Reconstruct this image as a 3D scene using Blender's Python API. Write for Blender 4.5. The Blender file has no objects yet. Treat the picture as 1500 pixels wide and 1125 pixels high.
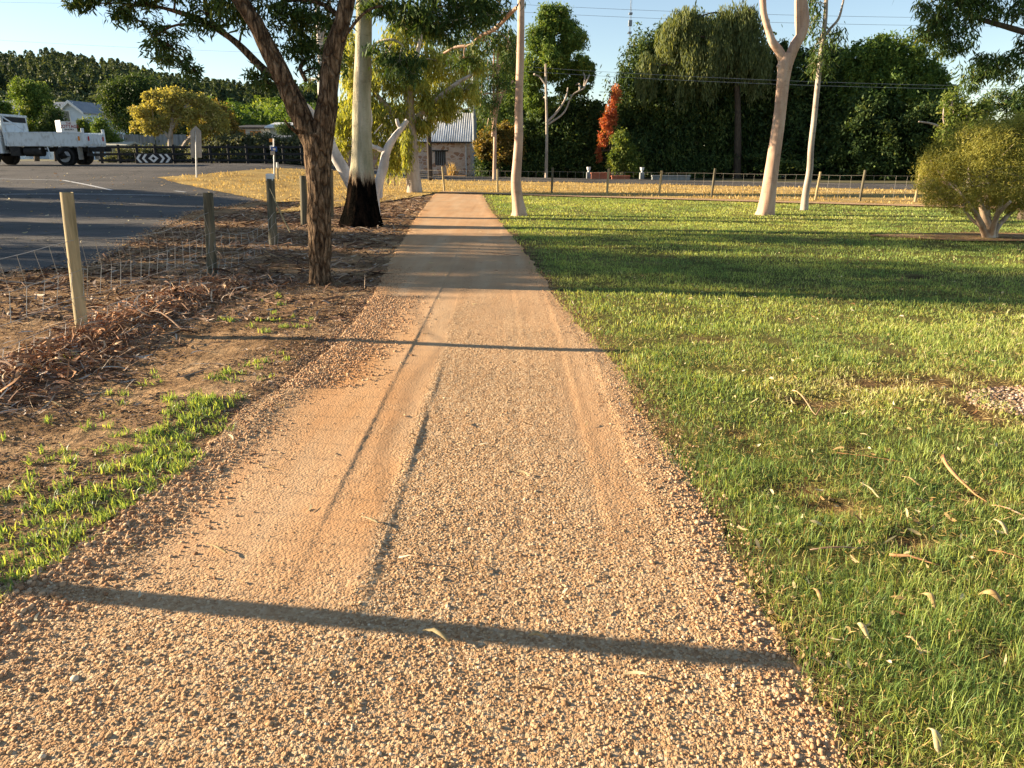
import bpy, math, random
import numpy as np
from mathutils import Vector, noise as mnoise
from mathutils.geometry import delaunay_2d_cdt
random.seed(7); R = np.random.default_rng(11)
scene = bpy.context.scene
COL = scene.collection
PI = math.pi
# ------------------------------------------------------------------ camera model
F = 1091.0; H = 1.6; YH = 222.0
P = math.atan((562.5 - YH) / F); CP, SP = math.cos(P), math.sin(P)
def sm(t):
    t = np.clip(t, 0, 1); return t * t * (3 - 2 * t)
def terr(x, y):
    return 0.9 * sm((np.asarray(y, float) - 14) / 29) * sm((-np.asarray(x, float) - 4) / 12)
def W(px, py, Y):
    u = (px - 750) / F; v = (py - 562.5) / F
    t = Y / (CP - v * SP)
    return Vector((u * t, Y, H - (SP + v * CP) * t))
def G(px, py):
    lo, hi = 0.5, 400.0
    u = (px - 750) / F; v = (py - 562.5) / F
    a = CP - v * SP; b = SP + v * CP
    Y = 0.5
    while Y < 300:
        t = Y / a
        if H - b * t < float(terr(u * t, Y)): break
        Y *= 1.01
    return Vector((u * Y / a, Y, float(terr(u * Y / a, Y))))
def pxm(Y): return Y / F          # metres per pixel near forward distance Y
def dscale(py): return 1 / (CP - (py - 562.5) / F * SP)
# ------------------------------------------------------------------ tagging and linking
def tag(o, label=None, cat=None, group=None, kind=None):
    if label: o['label'] = label
    if cat: o['category'] = cat
    if group: o['group'] = group
    if kind: o['kind'] = kind
    return o
def empty(name, loc, rz=0.0):
    o = bpy.data.objects.new(name, None); COL.objects.link(o)
    o.location = loc; o.rotation_euler = (0, 0, rz); o.empty_display_size = 0.2
    return o
def copy_tree(o, parent=None):
    c = o.copy(); COL.objects.link(c)
    if parent: c.parent = parent
    for ch in [q for q in bpy.data.objects if q.parent == o]:
        copy_tree(ch, c)
    return c
def vnoise(pts, scale, seed=0.0):
    return np.array([mnoise.noise((p[0] * scale + seed, p[1] * scale + seed * 1.7, p[2] * scale)) for p in pts])
def gnoise(x, y, scale, seed=0):
    """cheap vectorised value noise, 2-D, -1..1"""
    r = np.random.default_rng(seed); T = r.random((256, 256)) * 2 - 1
    X = np.asarray(x, float) * scale + 1000; Y = np.asarray(y, float) * scale + 1000
    xi = np.floor(X).astype(int); yi = np.floor(Y).astype(int)
    fx = X - xi; fy = Y - yi; fx = fx * fx * (3 - 2 * fx); fy = fy * fy * (3 - 2 * fy)
    a = T[xi % 256, yi % 256]; b = T[(xi + 1) % 256, yi % 256]
    c = T[xi % 256, (yi + 1) % 256]; d = T[(xi + 1) % 256, (yi + 1) % 256]
    return (a * (1 - fx) + b * fx) * (1 - fy) + (c * (1 - fx) + d * fx) * fy
def fbm(x, y, scale, seed=0, octv=4):
    s = 0; a = 1; n = 0
    for k in range(octv):
        s = s + a * gnoise(x, y, scale * 2 ** k, seed + k); n += a; a *= 0.5
    return s / n
def mesh_np(name, V, Fq, mat, parent=None, attr=None, smooth=False, k=None):
    """V (n,3); Fq (m,k) int array of faces, all with k corners"""
    V = np.asarray(V, dtype=np.float32); Fq = np.asarray(Fq, dtype=np.int32)
    me = bpy.data.meshes.new(name)
    me.vertices.add(len(V)); me.vertices.foreach_set('co', V.ravel())
    m, kk = Fq.shape
    me.loops.add(m * kk); me.loops.foreach_set('vertex_index', Fq.ravel())
    me.polygons.add(m)
    me.polygons.foreach_set('loop_start', np.arange(0, m * kk, kk, dtype=np.int32))
    me.polygons.foreach_set('loop_total', np.full(m, kk, dtype=np.int32))
    if smooth: me.polygons.foreach_set('use_smooth', np.ones(m, dtype=bool))
    me.update(calc_edges=True)
    if attr is not None:
        for an, av in attr.items():
            a = me.attributes.new(an, 'FLOAT', 'POINT'); a.data.foreach_set('value', np.asarray(av, dtype=np.float32))
    me.materials.append(mat)
    o = bpy.data.objects.new(name, me); COL.objects.link(o)
    if parent is not None:
        o.parent = parent
    return o
class MB:
    """collects shapes, builds ONE mesh object"""
    def __init__(s, origin=(0, 0, 0)):
        s.v = []; s.f = []; s.o = Vector(origin); s.mi = []; s.cur = 0
    def add(s, vs, fs):
        n = len(s.v); s.v += [tuple(Vector(p) - s.o) for p in vs]
        s.f += [tuple(i + n for i in f) for f in fs]; s.mi += [s.cur] * len(fs)
    def box(s, c, size, rz=0, M=None, bev=0.0):
        hx, hy, hz = size[0] / 2, size[1] / 2, size[2] / 2
        b = min(bev, hx * .9, hy * .9, hz * .9)
        if b <= 0:
            P8 = [(x, y, z) for z in (-hz, hz) for x, y in ((-hx, -hy), (hx, -hy), (hx, hy), (-hx, hy))]
            fs = [(0, 3, 2, 1), (4, 5, 6, 7), (0, 1, 5, 4), (1, 2, 6, 5), (2, 3, 7, 6), (3, 0, 4, 7)]
        else:
            def ring(x, y, z): return [(-x, -y, z), (x, -y, z), (x, y, z), (-x, y, z)]
            def ring8(z):
                return [(-hx + b, -hy, z), (hx - b, -hy, z), (hx, -hy + b, z), (hx, hy - b, z), (hx - b, hy, z), (-hx + b, hy, z), (-hx, hy - b, z), (-hx, -hy + b, z)]
            def ring8i(z):
                return [(-hx + b, -hy + b, z), (hx - b, -hy + b, z), (hx - b, -hy + b, z), (hx - b, hy - b, z), (hx - b, hy - b, z), (-hx + b, hy - b, z), (-hx + b, hy - b, z), (-hx + b, -hy + b, z)]
            P8 = ring(hx - b, hy - b, -hz) + ring8(-hz + b) + ring8(hz - b) + ring(hx - b, hy - b, hz)
            fs = [(3, 2, 1, 0), (20, 21, 22, 23)]
            for i in range(8):
                j = (i + 1) % 8; fs.append((4 + i, 4 + j, 12 + j, 12 + i))
            fs += [(0, 1, 5, 4), (1, 6, 5), (1, 2, 7, 6), (2, 8, 7), (2, 3, 9, 8), (3, 10, 9), (3, 0, 11, 10), (0, 4, 11)]
            t = [(a - 0) for a in ()]
            fs += [(12, 13, 21, 20), (13, 14, 21), (14, 15, 22, 21), (15, 16, 22), (16, 17, 23, 22), (17, 18, 23), (18, 19, 20, 23), (19, 12, 20)]
        ca, sa = math.cos(rz), math.sin(rz)
        out = []
        for x, y, z in P8:
            q = Vector((x * ca - y * sa + c[0], x * sa + y * ca + c[1], z + c[2]))
            if M is not None: q = M @ q
            out.append(q)
        s.add(out, fs)
    def tube(s, pts, sides=10, wob=0.0, sub=4, seed=0.0, cap=True, wscale=3.0, stretch=0.25, flute=0.0):
        """pts: list of (Vector, radius)"""
        P_ = [Vector(p[0]) for p in pts]; r_ = [p[1] for p in pts]
        PP = []; RR = []
        n = len(P_)
        if sub <= 1 or n < 2: PP, RR = P_, r_
        else:
            for i in range(n - 1):
                p0 = P_[max(i - 1, 0)]; p1 = P_[i]; p2 = P_[i + 1]; p3 = P_[min(i + 2, n - 1)]
                for k in range(sub):
                    t = k / sub
                    q = 0.5 * ((2 * p1) + (p2 - p0) * t + (2 * p0 - 5 * p1 + 4 * p2 - p3) * t * t + (3 * p1 - p0 - 3 * p2 + p3) * t ** 3)
                    PP.append(q); RR.append(r_[i] * (1 - t) + r_[i + 1] * t)
            PP.append(P_[-1]); RR.append(r_[-1])
        vs = []; fs = []
        ref = Vector((0.13, 0.97, 0.21))
        for i, (p, r) in enumerate(zip(PP, RR)):
            d = (PP[min(i + 1, len(PP) - 1)] - PP[max(i - 1, 0)])
            if d.length < 1e-9: d = Vector((0, 0, 1))
            d.normalize()
            a = ref - d * ref.dot(d)
            if a.length < 1e-3: a = Vector((1, 0, 0)) - d * d.x
            a.normalize(); b = d.cross(a)
            for k in range(sides):
                th = 2 * PI * k / sides
                dr = a * math.cos(th) + b * math.sin(th)
                rr = r
                if wob:
                    q = p + dr * r
                    rr = r * (1 + wob * mnoise.noise((q.x * wscale + seed, q.y * wscale, q.z * wscale * stretch)) + 0.5 * wob * mnoise.noise((q.x * wscale * 3 + seed, q.y * wscale * 3, q.z * wscale * stretch * 3)))
                if flute and i < sub * 2:
                    rr *= 1 + flute * (1 - i / (sub * 2)) * math.sin(th * 5 + seed)
                vs.append(p + dr * rr)
        for i in range(len(PP) - 1):
            for k in range(sides):
                j = (k + 1) % sides
                fs.append((i * sides + k, i * sides + j, (i + 1) * sides + j, (i + 1) * sides + k))
        if cap:
            fs.append(tuple(range(sides - 1, -1, -1)))
            m = (len(PP) - 1) * sides
            fs.append(tuple(m + k for k in range(sides)))
        s.add(vs, fs)
        return PP
    def cyl(s, a, b, r, sides=12, r2=None):
        s.tube([(a, r), (b, r if r2 is None else r2)], sides, sub=1)
    def prism(s, poly, y0, y1, M=None):
        """poly of (x,z), extruded from y0 to y1"""
        n = len(poly)
        vs = [Vector((x, y0, z)) for x, z in poly] + [Vector((x, y1, z)) for x, z in poly]
        if M is not None: vs = [M @ v for v in vs]
        fs = [tuple(range(n)), tuple(range(2 * n - 1, n - 1, -1))]
        fs += [(i, i + n, (i + 1) % n + n, (i + 1) % n) for i in range(n)]
        s.add(vs, fs)
    def build(s, name, mats, parent=None, smooth=False):
        me = bpy.data.meshes.new(name); me.from_pydata(s.v, [], s.f); me.update()
        if not isinstance(mats, (list, tuple)): mats = [mats]
        for m in mats: me.materials.append(m)
        if len(mats) > 1: me.polygons.foreach_set('material_index', s.mi)
        if smooth:
            me.polygons.foreach_set('use_smooth', [True] * len(me.polygons))
            try: me.set_sharp_from_angle(angle=math.radians(50))
            except Exception: pass
        o = bpy.data.objects.new(name, me); COL.objects.link(o)
        if parent is not None:
            o.parent = parent
        return o
# ------------------------------------------------------------------ materials
def new_mat(name):
    m = bpy.data.materials.new(name); m.use_nodes = True
    nt = m.node_tree; nt.nodes.clear()
    out = nt.nodes.new('ShaderNodeOutputMaterial')
    return m, nt, out
def N(nt, t, **kw):
    n = nt.nodes.new(t)
    for k, v in kw.items():
        if k.startswith('i_'):
            key = k[2:]
            key = int(key) if key.isdigit() else key.replace('_', ' ')
            n.inputs[key].default_value = v
        else: setattr(n, k, v)
    return n
def ramp(nt, src, stops, interp='LINEAR'):
    r = nt.nodes.new('ShaderNodeValToRGB'); r.color_ramp.interpolation = interp
    e = r.color_ramp.elements
    while len(e) < len(stops): e.new(0.5)
    for el, (p, c) in zip(e, stops):
        el.position = p; el.color = (c[0], c[1], c[2], 1) if len(c) == 3 else c
    nt.links.new(src, r.inputs[0]); return r.outputs[0]
def mapping(nt, scale=(1, 1, 1), coord='pos'):
    if coord == 'pos':
        g = nt.nodes.new('ShaderNodeNewGeometry'); s = g.outputs['Position']
    else:
        g = nt.nodes.new('ShaderNodeTexCoord'); s = g.outputs['Object']
    mp = nt.nodes.new('ShaderNodeMapping'); mp.inputs['Scale'].default_value = scale
    nt.links.new(s, mp.inputs[0]); return mp.outputs[0]
def noise_t(nt, vec, scale, detail=5, rough=0.6):
    n = N(nt, 'ShaderNodeTexNoise'); n.inputs['Scale'].default_value = scale
    n.inputs['Detail'].default_value = detail; n.inputs['Roughness'].default_value = rough
    nt.links.new(vec, n.inputs['Vector']); return n.outputs[0]
def vor(nt, vec, scale, feat='F1', rnd=1.0):
    n = N(nt, 'ShaderNodeTexVoronoi'); n.feature = feat; n.inputs['Scale'].default_value = scale
    n.inputs['Randomness'].default_value = rnd
    nt.links.new(vec, n.inputs['Vector']); return n
def mixc(nt, fac, a, b, mode='MIX'):
    m = nt.nodes.new('ShaderNodeMix'); m.data_type = 'RGBA'; m.blend_type = mode
    for s, v in ((0, fac), (6, a), (7, b)):
        if isinstance(v, (int, float)): m.inputs[s].default_value = v
        elif isinstance(v, tuple): m.inputs[s].default_value = (*v, 1) if len(v) == 3 else v
        else: nt.links.new(v, m.inputs[s])
    return m.outputs[2]
def math_n(nt, op, a, b=None):
    m = nt.nodes.new('ShaderNodeMath'); m.operation = op
    for i, v in enumerate((a, b)):
        if v is None: continue
        if isinstance(v, (int, float)): m.inputs[i].default_value = v
        else: nt.links.new(v, m.inputs[i])
    return m.outputs[0]
def bsdf(nt, out, col, rough=0.9, bump=None, bstr=0.5, bdist=0.01, spec=0.2, metal=0.0):
    b = nt.nodes.new('ShaderNodeBsdfPrincipled')
    if isinstance(col, tuple): b.inputs['Base Color'].default_value = (*col, 1)
    else: nt.links.new(col, b.inputs['Base Color'])
    if isinstance(rough, (int, float)): b.inputs['Roughness'].default_value = rough
    else: nt.links.new(rough, b.inputs['Roughness'])
    b.inputs['Specular IOR Level'].default_value = spec; b.inputs['Metallic'].default_value = metal
    if bump is not None:
        bn = nt.nodes.new('ShaderNodeBump'); bn.inputs['Strength'].default_value = bstr; bn.inputs['Distance'].default_value = bdist
        nt.links.new(bump, bn.inputs['Height']); nt.links.new(bn.outputs[0], b.inputs['Normal'])
    nt.links.new(b.outputs[0], out.inputs[0]); return b
def mat_noise(name, c1, c2, scale=5, rough=0.85, bstr=0.4, bdist=0.01, c3=None, sc=(1, 1, 1), coord='obj', spec=0.2, metal=0.0, detail=6):
    m, nt, out = new_mat(name)
    v = mapping(nt, sc, coord); n = noise_t(nt, v, scale, detail, 0.65)
    st = [(0.32, c1), (0.68, c2)] if c3 is None else [(0.3, c1), (0.5, c2), (0.7, c3)]
    bsdf(nt, out, ramp(nt, n, st), rough, n, bstr, bdist, spec, metal); return m
def mat_leaf(name, stops, trans=0.35, rough=0.5, tcol=None):
    """colour varies leaf to leaf through the rnd attribute"""
    m, nt, out = new_mat(name)
    a = N(nt, 'ShaderNodeAttribute'); a.attribute_name = 'rnd'
    c = ramp(nt, a.outputs['Fac'], stops)
    b = nt.nodes.new('ShaderNodeBsdfPrincipled'); nt.links.new(c, b.inputs['Base Color'])
    b.inputs['Roughness'].default_value = rough + .12; b.inputs['Specular IOR Level'].default_value = 0.18
    t = nt.nodes.new('ShaderNodeBsdfTranslucent')
    hs = mixc(nt, 1.0, c, tcol if tcol else (1.7, 1.5, 0.6), 'MULTIPLY')
    nt.links.new(hs, t.inputs[0])
    mx = nt.nodes.new('ShaderNodeMixShader'); mx.inputs[0].default_value = trans
    nt.links.new(b.outputs[0], mx.inputs[1]); nt.links.new(t.outputs[0], mx.inputs[2])
    nt.links.new(mx.outputs[0], out.inputs[0]); return m
def mat_rnd(name, stops, rough=0.85, spec=0.2, nscale=0, bstr=0.3, bdist=0.002):
    m, nt, out = new_mat(name)
    a = N(nt, 'ShaderNodeAttribute'); a.attribute_name = 'rnd'
    c = ramp(nt, a.outputs['Fac'], stops)
    h = None
    if nscale:
        v = mapping(nt); h = noise_t(nt, v, nscale, 3)
        c = mixc(nt, 0.5, c, ramp(nt, h, [(0.3, (0.6, 0.6, 0.6)), (0.7, (1.25, 1.25, 1.25))]), 'MULTIPLY')
    bsdf(nt, out, c, rough, h, bstr, bdist, spec); return m
M = {}
# crushed stone and dust of the path: strips of finer orange fill along the wheel tracks
def path_mat():
    m, nt, out = new_mat('crushed_gravel')
    v = mapping(nt)
    big = noise_t(nt, v, 1.1, 4, 0.6)
    sv = mapping(nt, (3.2, 0.25, 1)); streak = noise_t(nt, sv, 1.0, 4, 0.6)
    vo = vor(nt, v, 75); cell = vo.outputs['Color']; dist = vo.outputs['Distance']
    vo2 = vor(nt, v, 190)
    sep = N(nt, 'ShaderNodeSeparateColor'); nt.links.new(cell, sep.inputs[0])
    stone = ramp(nt, sep.outputs[0], [(0.0, (0.31, 0.175, 0.085)), (0.35, (0.42, 0.26, 0.135)), (0.7, (0.50, 0.335, 0.185)), (1.0, (0.58, 0.43, 0.27))])
    dust = ramp(nt, streak, [(0.3, (0.50, 0.285, 0.14)), (0.5, (0.54, 0.335, 0.18)), (0.7, (0.57, 0.39, 0.23))])
    ao = N(nt, 'ShaderNodeAttribute'); ao.attribute_name = 'orange'
    dust = mixc(nt, ao.outputs['Fac'], dust, ramp(nt, streak, [(0.3, (0.53, 0.25, 0.09)), (0.7, (0.52, 0.30, 0.14))]))
    a = N(nt, 'ShaderNodeAttribute'); a.attribute_name = 'dust'
    f = math_n(nt, 'MULTIPLY', a.outputs['Fac'], 1.0)
    col = mixc(nt, f, stone, dust)
    col = mixc(nt, 0.55, col, ramp(nt, big, [(0.3, (0.80, 0.80, 0.80)), (0.7, (1.18, 1.15, 1.12))]), 'MULTIPLY')
    inv = math_n(nt, 'SUBTRACT', 1.0, dist)
    inv2 = math_n(nt, 'MULTIPLY', math_n(nt, 'SUBTRACT', 1.0, vo2.outputs['Distance']), 0.4)
    h = math_n(nt, 'ADD', inv, inv2)
    # finer stone gives less relief where dust fills it
    amp = math_n(nt, 'SUBTRACT', 1.0, math_n(nt, 'MULTIPLY', f, 0.7))
    h = math_n(nt, 'MULTIPLY', h, amp)
    bsdf(nt, out, col, 0.95, h, 0.8, 0.007, 0.1); return m
M['path'] = path_mat()
def soil_mat():
    m, nt, out = new_mat('dry_soil')
    v = mapping(nt); n1 = noise_t(nt, v, 1.3, 5, 0.62); n2 = noise_t(nt, v, 45, 4, 0.7); n3 = noise_t(nt, v, 7, 5, 0.7)
    c = ramp(nt, n1, [(0.3, (0.17, 0.105, 0.055)), (0.5, (0.32, 0.205, 0.11)), (0.7, (0.48, 0.33, 0.19))])
    c = mixc(nt, 0.8, c, ramp(nt, n3, [(0.35, (0.55, 0.5, 0.45)), (0.6, (1.25, 1.2, 1.1))]), 'MULTIPLY')
    c = mixc(nt, 0.7, c, ramp(nt, n2, [(0.35, (0.5, 0.5, 0.5)), (0.62, (1.3, 1.3, 1.3))]), 'MULTIPLY')
    h = math_n(nt, 'ADD', math_n(nt, 'MULTIPLY', n3, 1.0), math_n(nt, 'MULTIPLY', n2, 0.35))
    bsdf(nt, out, c, 0.97, h, 1.0, 0.03, 0.05); return m
M['soil'] = soil_mat()
def lawn_mat():
    m, nt, out = new_mat('lawn_thatch')
    v = mapping(nt); n1 = noise_t(nt, v, 0.5, 5, 0.6); n2 = noise_t(nt, v, 110, 4, 0.85); n3 = noise_t(nt, v, 4, 5, 0.7)
    c = ramp(nt, n1, [(0.32, (0.15, 0.155, 0.05)), (0.55, (0.21, 0.20, 0.065)), (0.72, (0.30, 0.24, 0.11))])
    at = N(nt, 'ShaderNodeAttribute'); at.attribute_name = 'bare'
    soil = ramp(nt, n3, [(0.35, (0.12, 0.07, 0.04)), (0.65, (0.36, 0.23, 0.125))])
    c = mixc(nt, at.outputs['Fac'], c, soil)
    c = mixc(nt, 0.7, c, ramp(nt, n3, [(0.35, (0.6, 0.62, 0.6)), (0.65, (1.25, 1.2, 1.1))]), 'MULTIPLY')
    c = mixc(nt, 0.8, c, ramp(nt, n2, [(0.35, (0.45, 0.45, 0.45)), (0.62, (1.4, 1.4, 1.3))]), 'MULTIPLY')
    h = math_n(nt, 'ADD', n2, math_n(nt, 'MULTIPLY', n3, 1.2))
    bsdf(nt, out, c, 0.95, h, 1.0, 0.05, 0.05); return m
M['lawn'] = lawn_mat()
def asph_mat():
    m, nt, out = new_mat('asphalt')
    v = mapping(nt); n1 = noise_t(nt, v, 0.35, 4, 0.6); n2 = noise_t(nt, v, 60, 3, 0.8); n3 = vor(nt, v, 90).outputs['Distance']
    c = ramp(nt, n1, [(0.3, (0.060, 0.056, 0.052)), (0.7, (0.115, 0.105, 0.096))])
    c = mixc(nt, 0.7, c, ramp(nt, n2, [(0.35, (0.55, 0.55, 0.55)), (0.66, (1.6, 1.55, 1.5))]), 'MULTIPLY')
    n4 = noise_t(nt, mapping(nt, (0.25, 1.6, 1)), 0.8, 5, 0.7)
    c = mixc(nt, 0.6, c, ramp(nt, n4, [(0.35, (0.72, 0.72, 0.72)), (0.65, (1.3, 1.28, 1.24))]), 'MULTIPLY')
    wv = nt.nodes.new('ShaderNodeVectorMath'); wv.operation = 'ADD'; nz = N(nt, 'ShaderNodeTexNoise'); nz.inputs['Scale'].default_value = 0.7; nt.links.new(v, nz.inputs['Vector'])
    nt.links.new(v, wv.inputs[0]); nt.links.new(nz.outputs['Color'], wv.inputs[1])
    ck = vor(nt, wv.outputs[0], 0.28, 'DISTANCE_TO_EDGE').outputs['Distance']
    c = mixc(nt, ramp(nt, ck, [(0.003, (0.7, 0.7, 0.7)), (0.010, (0, 0, 0))]), c, (0.02, 0.019, 0.018))
    bsdf(nt, out, c, 0.88, n3, 0.6, 0.01, 0.2); return m
M['asphalt'] = asph_mat()
def dry_mat():
    m, nt, out = new_mat('dry_grass_ground')
    v = mapping(nt); n1 = noise_t(nt, v, 0.8, 5, 0.6); n2 = noise_t(nt, v, 20, 4, 0.75)
    c = ramp(nt, n1, [(0.3, (0.36, 0.23, 0.09)), (0.55, (0.50, 0.35, 0.14)), (0.75, (0.60, 0.44, 0.20))])
    c = mixc(nt, 0.7, c, ramp(nt, n2, [(0.35, (0.6, 0.58, 0.5)), (0.65, (1.25, 1.22, 1.1))]), 'MULTIPLY')
    bsdf(nt, out, c, 0.95, n2, 1.0, 0.06, 0.05); return m
M['dry'] = dry_mat()
M['ground'] = mat_noise('far_soil', (0.09, 0.08, 0.04), (0.16, 0.14, 0.07), 0.3, 0.95, coord='pos')
M['paint_line'] = mat_noise('worn_road_paint', (0.35, 0.35, 0.34), (0.72, 0.72, 0.70), 9, 0.8, coord='pos')
M['stone'] = mat_rnd('gravel_stones', [(0, (0.27, 0.15, 0.075)), (0.25, (0.41, 0.25, 0.128)), (0.7, (0.50, 0.33, 0.178)), (0.93, (0.58, 0.42, 0.25)), (1, (0.66, 0.54, 0.38))], 0.9, 0.15)
M['rubble'] = mat_rnd('edge_rubble', [(0, (0.27, 0.14, 0.07)), (0.4, (0.44, 0.26, 0.14)), (0.8, (0.54, 0.36, 0.21)), (1, (0.60, 0.43, 0.27))], 0.92, 0.1, 60)
M['pale_stone'] = mat_rnd('pale_gravel', [(0, (0.16, 0.09, 0.055)), (0.5, (0.36, 0.24, 0.16)), (0.9, (0.52, 0.39, 0.29)), (1, (0.6, 0.52, 0.44))], 0.9, 0.15)
M['blade'] = mat_leaf('grass_blades', [(0, (0.08, 0.15, 0.055)), (0.3, (0.19, 0.29, 0.085)), (0.6, (0.37, 0.44, 0.12)), (0.8, (0.48, 0.52, 0.14)), (1, (0.66, 0.59, 0.33))], 0.36, 0.3)
M['dryblade'] = mat_leaf('dry_grass_blades', [(0, (0.34, 0.22, 0.075)), (0.5, (0.58, 0.41, 0.15)), (0.85, (0.68, 0.52, 0.25)), (1, (0.2, 0.22, 0.05))], 0.35, 0.7, (1.2, 1.1, 0.7))
M['litter'] = mat_rnd('bark_litter', [(0, (0.055, 0.03, 0.02)), (0.35, (0.14, 0.075, 0.045)), (0.7, (0.27, 0.165, 0.105)), (0.92, (0.42, 0.31, 0.22)), (1, (0.55, 0.47, 0.38))], 0.85, 0.15)
M['redbark'] = mat_rnd('red_bark_curls', [(0, (0.13, 0.06, 0.035)), (0.35, (0.38, 0.17, 0.075)), (0.65, (0.56, 0.30, 0.14)), (0.85, (0.60, 0.42, 0.26)), (1, (0.66, 0.54, 0.40))], 0.8, 0.2)
M['deadleaf'] = mat_leaf('dead_leaves', [(0, (0.25, 0.12, 0.05)), (0.4, (0.42, 0.29, 0.13)), (0.75, (0.58, 0.48, 0.26)), (1, (0.66, 0.60, 0.44))], 0.2, 0.6, (1.1, 1.0, 0.8))
def leafset(n, a, b, c, d, tr=0.35):
    M[n] = mat_leaf(n, [(0, a), (0.4, b), (0.8, c), (1, d)], tr)
leafset('leaf_euc', (0.028, 0.060, 0.018), (0.052, 0.095, 0.026), (0.095, 0.135, 0.035), (0.20, 0.20, 0.06), 0.3)
leafset('leaf_weep', (0.14, 0.17, 0.04), (0.23, 0.26, 0.06), (0.35, 0.36, 0.085), (0.48, 0.43, 0.14), 0.45)
leafset('leaf_yellow', (0.19, 0.18, 0.06), (0.31, 0.29, 0.09), (0.43, 0.40, 0.14), (0.42, 0.31, 0.18), 0.38)
leafset('leaf_dark', (0.022, 0.045, 0.015), (0.045, 0.080, 0.024), (0.10, 0.145, 0.038), (0.20, 0.23, 0.07), 0.25)
leafset('leaf_mid', (0.04, 0.08, 0.02), (0.09, 0.15, 0.034), (0.17, 0.24, 0.05), (0.28, 0.31, 0.08), 0.35)
leafset('leaf_willow', (0.06, 0.085, 0.035), (0.12, 0.15, 0.06), (0.19, 0.22, 0.09), (0.28, 0.29, 0.13), 0.4)
leafset('leaf_bush', (0.15, 0.155, 0.04), (0.25, 0.25, 0.055), (0.38, 0.35, 0.085), (0.47, 0.40, 0.14), 0.38)
leafset('leaf_pine', (0.035, 0.055, 0.032), (0.062, 0.09, 0.046), (0.11, 0.14, 0.062), (0.17, 0.19, 0.08), 0.2)
leafset('leaf_olive', (0.06, 0.07, 0.04), (0.10, 0.12, 0.065), (0.15, 0.16, 0.09), (0.2, 0.2, 0.12), 0.25)
leafset('leaf_autumn', (0.20, 0.07, 0.035), (0.42, 0.10, 0.045), (0.50, 0.19, 0.08), (0.36, 0.33, 0.12), 0.35)
leafset('leaf_brown', (0.06, 0.07, 0.02), (0.16, 0.13, 0.035), (0.33, 0.22, 0.06), (0.45, 0.30, 0.12), 0.35)
leafset('leaf_bright', (0.07, 0.11, 0.025), (0.12, 0.17, 0.035), (0.20, 0.24, 0.06), (0.29, 0.29, 0.09), 0.38)
def rough_bark():
    m, nt, out = new_mat('rough_bark')
    v = mapping(nt, (1, 1, 0.28), 'obj')
    n1 = noise_t(nt, v, 24, 8, 0.78); n2 = noise_t(nt, v, 5, 4, 0.6)
    dv = nt.nodes.new('ShaderNodeVectorMath'); dv.operation = 'ADD'; nd = N(nt, 'ShaderNodeTexNoise'); nd.inputs['Scale'].default_value = 9; nd.inputs['Detail'].default_value = 5; nt.links.new(v, nd.inputs['Vector'])
    sc_ = nt.nodes.new('ShaderNodeVectorMath'); sc_.operation = 'SCALE'; sc_.inputs[3].default_value = .12; nt.links.new(nd.outputs['Color'], sc_.inputs[0]); nt.links.new(v, dv.inputs[0]); nt.links.new(sc_.outputs[0], dv.inputs[1])
    w = ramp(nt, vor(nt, dv.outputs[0], 15, 'DISTANCE_TO_EDGE').outputs['Distance'], [(0.0, (0, 0, 0)), (0.16, (1, 1, 1))])
    c = ramp(nt, n1, [(0.36, (0.035, 0.024, 0.017)), (0.5, (0.18, 0.120, 0.072)), (0.66, (0.40, 0.29, 0.19))])
    c = mixc(nt, 0.6, c, ramp(nt, n2, [(0.3, (0.6, 0.55, 0.5)), (0.7, (1.3, 1.25, 1.2))]), 'MULTIPLY')
    c = mixc(nt, 0.75, c, mixc(nt, w, (0.25, 0.2, 0.17), (1.15, 1.12, 1.1)), 'MULTIPLY')
    h = math_n(nt, 'ADD', n1, math_n(nt, 'MULTIPLY', w, 0.7))
    bsdf(nt, out, c, 0.9, h, 1.0, 0.05, 0.1); return m
M['rough_bark'] = rough_bark()
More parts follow.
